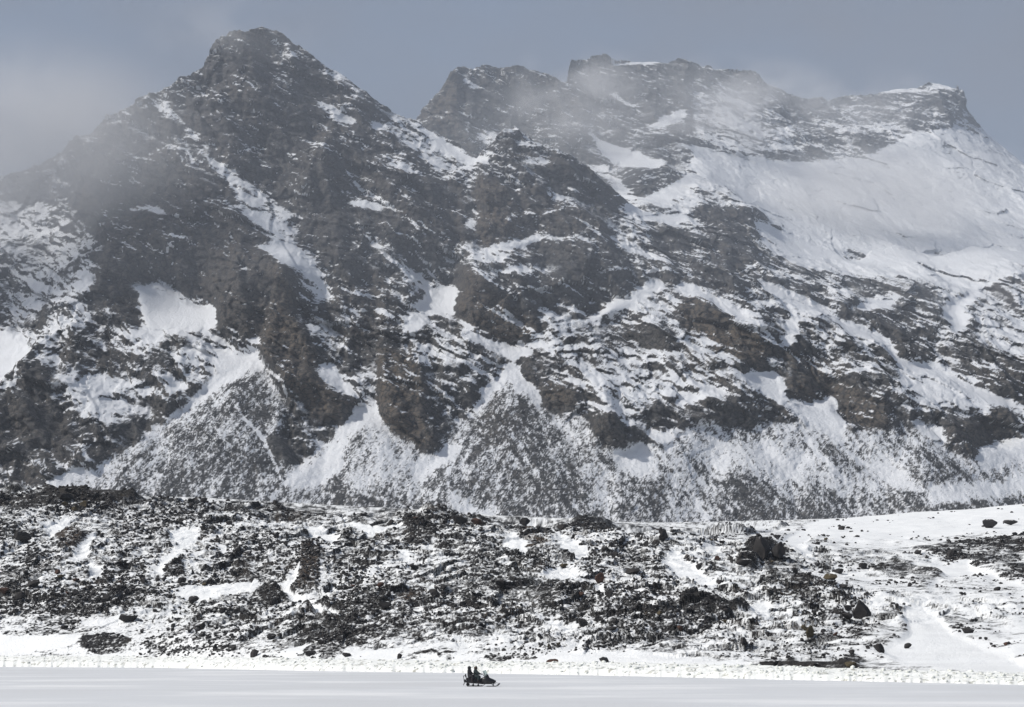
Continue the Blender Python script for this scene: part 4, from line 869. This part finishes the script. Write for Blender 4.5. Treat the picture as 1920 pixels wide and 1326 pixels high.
class MB:
    def __init__(s): s.bm = bmesh.new()
    def slab(s, prof, y0, y1):
        """closed side outline (x, z) pushed from y0 to y1"""
        a = [s.bm.verts.new((x, y0, z)) for x, z in prof]; b = [s.bm.verts.new((x, y1, z)) for x, z in prof]
        k = len(prof)
        s.bm.faces.new(a); s.bm.faces.new(b[::-1])
        for i in range(k): s.bm.faces.new((a[i], b[i], b[(i + 1) % k], a[(i + 1) % k]))
        return s
    def tube(s, pts, r, n=8, closed=False):
        P = [Vector(p) for p in pts]; rings = []
        for i, p in enumerate(P):
            t = (P[(i + 1) % len(P)] - P[i - 1]) if closed else (P[min(i + 1, len(P) - 1)] - P[max(i - 1, 0)])
            t.normalize(); a = t.cross(Vector((0, 0, 1)) if abs(t.z) < .9 else Vector((0, 1, 0))).normalized(); c = t.cross(a)
            rr = r[i] if isinstance(r, (list, tuple)) else r
            rings.append([s.bm.verts.new(p + (a * math.cos(k * 2 * math.pi / n) + c * math.sin(k * 2 * math.pi / n)) * rr) for k in range(n)])
        for i in range(len(P) if closed else len(P) - 1):
            A, B = rings[i], rings[(i + 1) % len(P)]
            for k in range(n): s.bm.faces.new((A[k], A[(k + 1) % n], B[(k + 1) % n], B[k]))
        if not closed: s.bm.faces.new(rings[0][::-1]); s.bm.faces.new(rings[-1])
        return s
    def loft(s, secs):
        """secs: rings of equal length"""
        rg = [[s.bm.verts.new(p) for p in c] for c in secs]; n = len(secs[0])
        for A, B in zip(rg, rg[1:]):
            for k in range(n): s.bm.faces.new((A[k], A[(k + 1) % n], B[(k + 1) % n], B[k]))
        s.bm.faces.new(rg[0][::-1]); s.bm.faces.new(rg[-1]); return s
    def ball(s, c, r, sc=(1, 1, 1), sub=2):
        d = bmesh.ops.create_icosphere(s.bm, subdivisions=sub, radius=r)
        for v in d['verts']: v.co = Vector((v.co.x * sc[0] + c[0], v.co.y * sc[1] + c[1], v.co.z * sc[2] + c[2]))
        return s
    def build(s, name, mat, parent=None, bevel=0, sub=0, smooth=True):
        bmesh.ops.recalc_face_normals(s.bm, faces=s.bm.faces)
        me = bpy.data.meshes.new(name); s.bm.to_mesh(me); s.bm.free(); me.materials.append(mat)
        for p in me.polygons: p.use_smooth = smooth
        o = bpy.data.objects.new(name, me); COL.objects.link(o); o.parent = parent
        if bevel:
            b = o.modifiers.new('bevel', 'BEVEL'); b.width = bevel; b.segments = 2; b.limit_method = 'ANGLE'
        if sub:
            b = o.modifiers.new('round', 'SUBSURF'); b.levels = sub; b.render_levels = sub
        return o
def sm_section(x, hw, zb, zt, n=16):
    out = []
    for k in range(n):
        t = 2 * math.pi * k / n; c, s_ = math.cos(t), math.sin(t)
        out.append((x, hw * math.copysign(abs(c) ** .6, c), (zb + zt) / 2 + (zt - zb) / 2 * math.copysign(abs(s_) ** .7, s_)))
    return out
SMY = float(ice_y(905, 1287)); SMX = float(pq(903, 1287)[0]) * SMY
sm = bpy.data.objects.new('snowmobile', None); COL.objects.link(sm); sm.location = (SMX, SMY, -.02); sm.rotation_euler = (0, 0, R(-4))
tag(sm, 'black two-seat touring snowmobile driving right across the lake ice', 'snowmobile')
hood = MB().loft([sm_section(-.05, .30, .24, .74), sm_section(.25, .42, .22, .86), sm_section(.50, .46, .21, .88), sm_section(.78, .44, .21, .76), sm_section(1.02, .38, .24, .66), sm_section(1.20, .27, .32, .58), sm_section(1.29, .13, .42, .52)]).build('hood', M_BLACK, sm)
MB().ball((1.18, -.17, .53), .07, (.6, 1.2, .7)).build('headlight', M_LAMP, hood); MB().ball((1.18, .17, .53), .07, (.6, 1.2, .7)).build('headlight', M_LAMP, hood)
MB().slab([(.3, .46), (.72, .42), (.72, .45), (.3, .50)], -.472, -.462).build('vent', M_PLAST, hood)
MB().loft([sm_section(.30, .22, .80, .92), sm_section(.44, .24, .82, 1.06), sm_section(.56, .22, .82, 1.06), sm_section(.68, .12, .72, .86)]).build('dashboard', M_PLAST, sm)
w = bmesh.new(); rows = []
for t in np.linspace(0, 1, 7):
    rows.append([w.verts.new((.62 - .26 * t - .28 * abs(s_) ** 2, .34 * s_ * (1 - .25 * t), .92 + .56 * t - .10 * abs(s_))) for s_ in np.linspace(-1, 1, 9)])
for A, B in zip(rows, rows[1:]):
    for k in range(8): w.faces.new((A[k], A[k + 1], B[k + 1], B[k]))
mbw = MB(); mbw.bm.free(); mbw.bm = w; wo = mbw.build('windscreen', M_GLASS, sm)
so_ = wo.modifiers.new('thick', 'SOLIDIFY'); so_.thickness = .006
MB().slab([(-1.50, .36), (-1.52, .52), (-1.2, .58), (.1, .60), (.3, .30), (.1, .20), (-.2, .24), (-.9, .28)], -.205, .205).build('tunnel', M_BLACK, sm, .02)
MB().slab([(-1.36, .56), (-1.38, .78), (-1.0, .84), (-.88, .80), (-.55, .76), (-.15, .74), (-.02, .62), (-.1, .56)], -.2, .2).build('seat', M_VINYL, sm, .05)
MB().slab([(-1.42, .82), (-1.50, 1.10), (-1.42, 1.12), (-1.34, .82)], -.17, .17).build('backrest', M_VINYL, sm, .03)
rk = MB().tube([(-1.2, -.2, .58), (-1.58, -.2, .60), (-1.62, -.2, .92), (-1.56, -.18, .97), (-1.46, -.17, .94), (-1.34, -.19, .60)], .02).tube([(-1.2, .2, .58), (-1.58, .2, .60), (-1.62, .2, .92), (-1.56, .18, .97), (-1.46, .17, .94), (-1.34, .19, .60)], .02).tube([(-1.62, -.2, .92), (-1.62, .2, .92)], .02).tube([(-1.58, -.2, .60), (-1.58, .2, .60)], .02).build('rear_rack', M_PLAST, sm)
MB().slab([(-1.6, .62), (-1.58, .40), (-1.42, .40), (-1.40, .62)], -.16, .16).build('cargo_box', M_PLAST, sm, .02)
MB().slab([(-1.50, .48), (-1.64, .12), (-1.62, .10), (-1.47, .46)], -.18, .18).build('snow_flap', M_RUBBER, sm)
MB().slab([(-1.545, .46), (-1.545, .54), (-1.52, .54), (-1.52, .46)], -.12, .12).build('tail_light', M_RED, sm)
# track: closed belt with cross lugs
lp = []
for a_ in np.linspace(90, 270, 9): lp.append((-1.20 + .17 * math.cos(R(a_)), .19 + .17 * math.sin(R(a_))))
lp += [(-.6, .02), (-.1, .02), (.1, .05)]
for a_ in np.linspace(-70, 90, 7): lp.append((.22 + .14 * math.cos(R(a_)), .30 + .14 * math.sin(R(a_))))
tr = MB(); L = len(lp); cen = (-.5, .2)
def inner(p, d=.035):
    v = Vector((p[0], p[1])); k = (Vector(cen) - v); return (p[0] + d * (1 if p[0] < -1.1 else -1 if p[0] > .2 else 0), p[1] + (d if p[1] < .2 else -d))
for y0 in (-.19,):
    o1 = [tr.bm.verts.new((x, -.19, z)) for x, z in lp]; o2 = [tr.bm.verts.new((x, .19, z)) for x, z in lp]
    i1 = [tr.bm.verts.new((inner(p)[0], -.19, inner(p)[1])) for p in lp]; i2 = [tr.bm.verts.new((inner(p)[0], .19, inner(p)[1])) for p in lp]
    for k in range(L):
        j = (k + 1) % L
        for A, B in ((o1, o2), (i2, i1), (i1, o1), (o2, i2)): tr.bm.faces.new((A[k], A[j], B[j], B[k]))
tro = tr.build('track', M_RUBBER, sm)
for k in range(14):
    x = -1.25 + k * .1; MB().slab([(x, -.012), (x + .03, -.012), (x + .03, .03), (x, .03)], -.18, .18).build('lug', M_RUBBER, tro)
for x, z, r in ((-1.2, .19, .12), (-.75, .13, .08), (-.3, .13, .08), (.22, .30, .09)):
    for y in (-.15, .12): MB().tube([(x, y, z), (x, y + .03, z)], r, 14).build('idler_wheel', M_PLAST, tro)
MB().tube([(-1.2, -.1, .1), (.05, -.1, .1)], .02).tube([(-1.2, .1, .1), (.05, .1, .1)], .02).tube([(-.9, 0, .1), (-.5, 0, .45)], .025).tube([(-.4, 0, .1), (-.05, 0, .45)], .025).build('slide_rail', M_STEEL, tro)
for sgn in (-1, 1):
    MB().slab([(-1.1, .34), (.2, .32), (.2, .36), (-1.1, .38)], sgn * .19, sgn * .42).build('running_board', M_PLAST, sm, .008)
    sk = MB().slab([(.42, .05), (.5, .02), (1.3, .02), (1.44, .06), (1.56, .16), (1.63, .28), (1.60, .31), (1.52, .20), (1.40, .10), (1.28, .06), (.5, .06)], sgn * .47 - .07, sgn * .47 + .07).build('ski', M_PLAST, sm, .008)
    MB().tube([(1.05, sgn * .47, .05), (1.02, sgn * .44, .30)], .03).build('spindle', M_STEEL, sk)
    MB().tube([(1.34, sgn * .47, .07), (1.50, sgn * .47, .30), (1.60, sgn * .47, .30)], .012).build('ski_loop', M_STEEL, sk)
    MB().tube([(.75, sgn * .2, .30), (1.0, sgn * .44, .18)], .02).tube([(.95, sgn * .25, .42), (1.02, sgn * .44, .2)], .028).build('front_suspension', M_STEEL, sm)
    MB().ball((.46, sgn * .40, 1.10), .05, (.5, 1.3, .9)).tube([(.48, sgn * .24, 1.0), (.46, sgn * .36, 1.10)], .012).build('mirror', M_PLAST, sm)
hb = MB().tube([(.30, 0, .80), (.14, 0, 1.04)], .025).tube([(-.02, -.36, 1.07), (.06, -.26, 1.09), (.14, -.08, 1.05), (.14, .08, 1.05), (.06, .26, 1.09), (-.02, .36, 1.07)], .016).build('handlebar', M_PLAST, sm)
for sgn in (-1, 1): MB().tube([(.0, sgn * .36, 1.07), (.04, sgn * .28, 1.085)], .024).build('grip', M_RUBBER, hb)
MB().tube([(1.12, -.22, .26), (1.34, -.16, .34), (1.38, 0, .36), (1.34, .16, .34), (1.12, .22, .26)], .018).build('front_bumper', M_PLAST, sm)

def person(joints, edges, radii, mat, label, hat_mat, headp, hands, feet, goggles):
    me = bpy.data.meshes.new('person'); keys = list(joints)
    me.from_pydata([joints[k] for k in keys], [(keys.index(a), keys.index(b)) for a, b in edges], [])
    me.materials.append(mat)
    o = bpy.data.objects.new('person', me); COL.objects.link(o)
    md = o.modifiers.new('skin', 'SKIN'); md.use_smooth_shade = True
    for i, k in enumerate(keys):
        r = radii[k]; rr = r if isinstance(r, tuple) else (r, r); me.skin_vertices[0].data[i].radius = (rr[0] * 1.75, rr[1] * 1.75)
        me.skin_vertices[0].data[i].use_root = (k == 'pelvis')
    sb = o.modifiers.new('sub', 'SUBSURF'); sb.levels = 2; sb.render_levels = 2
    hx, hy, hz = headp
    MB().ball((hx + .055, hy, hz - .03), .085, (.75, .85, 1.05)).ball((hx + .125, hy, hz - .035), .018, (1, .8, 1.3), 1).build('face', M_SKIN, o)
    MB().ball((hx - .015, hy, hz + .02), .17, (1.0, .92, 1.05)).tube([(hx + .0, hy - .11, hz - .04), (hx - .02, hy - .11, hz - .14)], .03).tube([(hx, hy + .11, hz - .04), (hx - .02, hy + .11, hz - .14)], .03).build('hat', hat_mat, o)
    MB().ball((hx + .105, hy, hz + .0), .07, (.45, 1.15, .6)).build('goggles', M_BLACK, o)
    MB().tube([(hx - .04, hy, hz - .2), (hx - .02, hy, hz - .1)], [.11, .10], 12).build('collar', mat, o)
    for sgn in (-1, 1):
        wx_, wz_ = hands[0], hands[2]; y = sgn * hands[1]; g = MB()
        g.ball((wx_, y, wz_), .05, (1.05, .85, .6))
        for f in range(4):
            yy = y + sgn * (-.033 + .022 * f); ln = (.05, .06, .055, .04)[f]
            g.tube([(wx_ + .03, yy, wz_ + .012), (wx_ + .03 + ln, yy, wz_ + .004), (wx_ + .03 + ln * .95, yy, wz_ - .035), (wx_ + .035, yy, wz_ - .05)], [.012, .012, .011, .009], 6)
        g.tube([(wx_ - .01, y - sgn * .035, wz_), (wx_ + .03, y - sgn * .062, wz_ - .015), (wx_ + .06, y - sgn * .06, wz_ - .035)], [.014, .013, .010], 6)
        g.tube([(wx_ - .09, y, wz_ + .012), (wx_ - .03, y, wz_ + .004)], [.052, .045], 10)
        g.build('glove', M_BOOT, o)
        ax_, ay, az_ = feet; ay *= sgn
        MB().tube([(ax_ - .01, ay, az_ + .18), (ax_ - .01, ay, az_ + .03)], [.075, .065], 12).loft([[(ax_ + dx, ay + .052 * math.cos(t) * k2, az_ - .04 + .05 * (math.sin(t)) * k2 + .012) for t in np.linspace(0, 2 * math.pi, 11)[:-1]] for dx, k2 in ((-.09, .8), (-.02, 1.1), (.08, 1.05), (.17, .9), (.20, .4))]).build('boot', M_BOOT, o)
    o.location = sm.location; o.rotation_euler = sm.rotation_euler
    return tag(o, label, 'person')
def rider(px_, pz, lean, sh, el, wr2, kn, an):
    J = {'pelvis': (px_, 0, pz), 'belly': (px_ + lean * .3, 0, pz + .2), 'chest': (px_ + lean * .8, 0, pz + .42), 'neck': (px_ + lean, 0, pz + .57), 'head': (px_ + lean + .02, 0, pz + .66)}
    E = [('pelvis', 'belly'), ('belly', 'chest'), ('chest', 'neck'), ('neck', 'head')]
    Rr = {'pelvis': (.17, .15), 'belly': (.17, .145), 'chest': (.19, .15), 'neck': .075, 'head': .085}
    for s_, t in ((-1, 'r'), (1, 'l')):
        J['sh' + t] = (sh[0], s_ * sh[1], sh[2]); J['el' + t] = (el[0], s_ * el[1], el[2]); J['wr' + t] = (wr2[0], s_ * wr2[1], wr2[2])
        J['hip' + t] = (px_ + .06, s_ * .13, pz - .01); J['kn' + t] = (kn[0], s_ * kn[1], kn[2]); J['an' + t] = (an[0], s_ * an[1], an[2] + .1)
        E += [('chest', 'sh' + t), ('sh' + t, 'el' + t), ('el' + t, 'wr' + t), ('pelvis', 'hip' + t), ('hip' + t, 'kn' + t), ('kn' + t, 'an' + t)]
        Rr.update({'sh' + t: .095, 'el' + t: .072, 'wr' + t: .05, 'hip' + t: .125, 'kn' + t: .09, 'an' + t: .07})
    return J, E, Rr
J, E, Rr = rider(-.64, .90, .10, (-.57, .19, 1.38), (-.30, .29, 1.14), (-.10, .31, 1.10), (-.18, .27, .86), (-.28, .30, .44))
person(J, E, Rr, M_SUIT2, 'front rider in dark teal jacket and brown hat holding the handlebar', M_HATB, (-.515, 0, 1.60), (-.03, .315, 1.10), (-.26, .30, .42), True)
J, E, Rr = rider(-1.14, .93, .04, (-1.12, .20, 1.41), (-.98, .30, 1.20), (-.80, .25, 1.12), (-.72, .30, .88), (-.84, .32, .44))
person(J, E, Rr, M_SUIT, 'rear passenger in black snowsuit and black hat behind the driver', M_SUIT, (-1.09, 0, 1.62), (-.74, .235, 1.11), (-.82, .32, .42), True)

# ================================================================== AIR
HAZE = 0.5e-4
def haze():
    bm = bmesh.new(); bmesh.ops.create_cube(bm, size=1)
    for v in bm.verts: v.co = (v.co.x * 3000, 1600 + v.co.y * 3900, 470 + v.co.z * 944)
    me = bpy.data.meshes.new('haze'); bm.to_mesh(me); bm.free()
    m = bpy.data.materials.new('haze_air'); m.use_nodes = True; nt = m.node_tree
    nt.nodes.remove(nt.nodes['Principled BSDF'])
    v = nt.nodes.new('ShaderNodeVolumePrincipled'); v.inputs['Color'].default_value = (.62, .68, .77, 1); v.inputs['Density'].default_value = HAZE
    nt.links.new(v.outputs[0], nt.nodes['Material Output'].inputs['Volume'])
    me.materials.append(m); o = bpy.data.objects.new('haze', me); COL.objects.link(o)
    tag(o, 'thin grey-blue haze filling the air before the mountain', 'haze', kind='stuff')
haze()
def vol_mat(name, col, dens, noise_scale=None, lo=.4, hi=.7, stretch=(1, 1, 1), aniso=0.0):
    m = bpy.data.materials.new(name); m.use_nodes = True; nt = m.node_tree; n, l = nt.nodes, nt.links
    n.remove(n['Principled BSDF'])
    v = n.new('ShaderNodeVolumePrincipled'); v.inputs['Color'].default_value = col + (1,); v.inputs['Density'].default_value = dens; v.inputs['Anisotropy'].default_value = aniso
    l.new(v.outputs[0], n['Material Output'].inputs['Volume'])
    if noise_scale:
        tc_ = n.new('ShaderNodeTexCoord'); geo = n.new('ShaderNodeNewGeometry')
        ln = n.new('ShaderNodeVectorMath'); ln.operation = 'LENGTH'; l.new(tc_.outputs['Object'], ln.inputs[0])
        fo = n.new('ShaderNodeMapRange'); fo.interpolation_type = 'SMOOTHSTEP'; l.new(ln.outputs['Value'], fo.inputs[0])
        for i, k in enumerate((1.0, .15, 0., 1.)): fo.inputs[i + 1].default_value = k
        mp = n.new('ShaderNodeMapping'); mp.inputs['Scale'].default_value = stretch; l.new(geo.outputs['Position'], mp.inputs[0])
        nz_ = n.new('ShaderNodeTexNoise'); nz_.inputs['Scale'].default_value = noise_scale; nz_.inputs['Detail'].default_value = 6; l.new(mp.outputs[0], nz_.inputs['Vector'])
        nr = n.new('ShaderNodeMapRange'); nr.interpolation_type = 'SMOOTHSTEP'; l.new(nz_.outputs['Fac'], nr.inputs[0])
        nr.inputs[1].default_value = lo; nr.inputs[2].default_value = hi
        a_ = n.new('ShaderNodeMath'); a_.operation = 'MULTIPLY'; l.new(fo.outputs[0], a_.inputs[0]); l.new(nr.outputs[0], a_.inputs[1])
        b_ = n.new('ShaderNodeMath'); b_.operation = 'MULTIPLY'; l.new(a_.outputs[0], b_.inputs[0]); b_.inputs[1].default_value = dens
        l.new(b_.outputs[0], v.inputs['Density'])
    return m
def cloud(u, v, Y, rx, ry, rz, dens, label, ns=.012, lo=.42, hi=.62, tilt=0.):
    bm = bmesh.new(); bmesh.ops.create_icosphere(bm, subdivisions=3, radius=1)
    me = bpy.data.meshes.new('cloud'); bm.to_mesh(me); bm.free()
    me.materials.append(vol_mat('cloud_vapour', (.99, .99, .995), dens, ns, lo, hi, (1, 1, 1.4)))
    o = bpy.data.objects.new('cloud', me); COL.objects.link(o)
    x, y, z = at(u, v, Y); o.location = (float(x), float(y), float(z)); o.scale = (rx, ry, rz); o.rotation_euler = (0, R(tilt), 0)
    return tag(o, label, 'cloud', kind='stuff')
cloud(-100, 275, 1900, 310, 130, 140, 0.017, 'pale cloud drifting against the left flank of the highest peak', .007, .3, .62)
cloud(1690, 372, 2330, 250, 140, 80, 0.016, 'thin white cloud lying over the snow basin at the right', .008, .34, .66)
cloud(1380, 205, 2500, 200, 110, 80, 0.013, 'faint wisp of mist in front of the far right ridge')
cloud(1070, 180, 2450, 130, 90, 75, 0.015, 'faint wisp of mist in the notch between the two far summits')
cloud(1090, 275, 2290, 240, 60, 105, 0.006, 'soft grey mist behind the middle buttress before the far ridge', .006, .2, .6)
cloud(430, 60, 2080, 120, 70, 55, 0.006, 'torn wisp of cloud drifting across the highest summit')
cloud(1560, 190, 2600, 190, 90, 60, 0.010, 'ragged wisp of cloud along the far right ridge')
# mist held by the upper mountain: thicker air that starts at the foot of the cliffs
bm = bmesh.new(); bmesh.ops.create_cube(bm, size=1)
for v_ in bm.verts: v_.co = (v_.co.x * 2400, 2350 + v_.co.y * 1800, 605 + v_.co.z * 640)
me = bpy.data.meshes.new('mist'); bm.to_mesh(me); bm.free(); me.materials.append(vol_mat('mist_air', (.60, .66, .75), 3.0e-4))
o = bpy.data.objects.new('mist', me); COL.objects.link(o); tag(o, 'grey mist held around the upper mountain', 'mist', kind='stuff')
print('done', time.time() - T0)
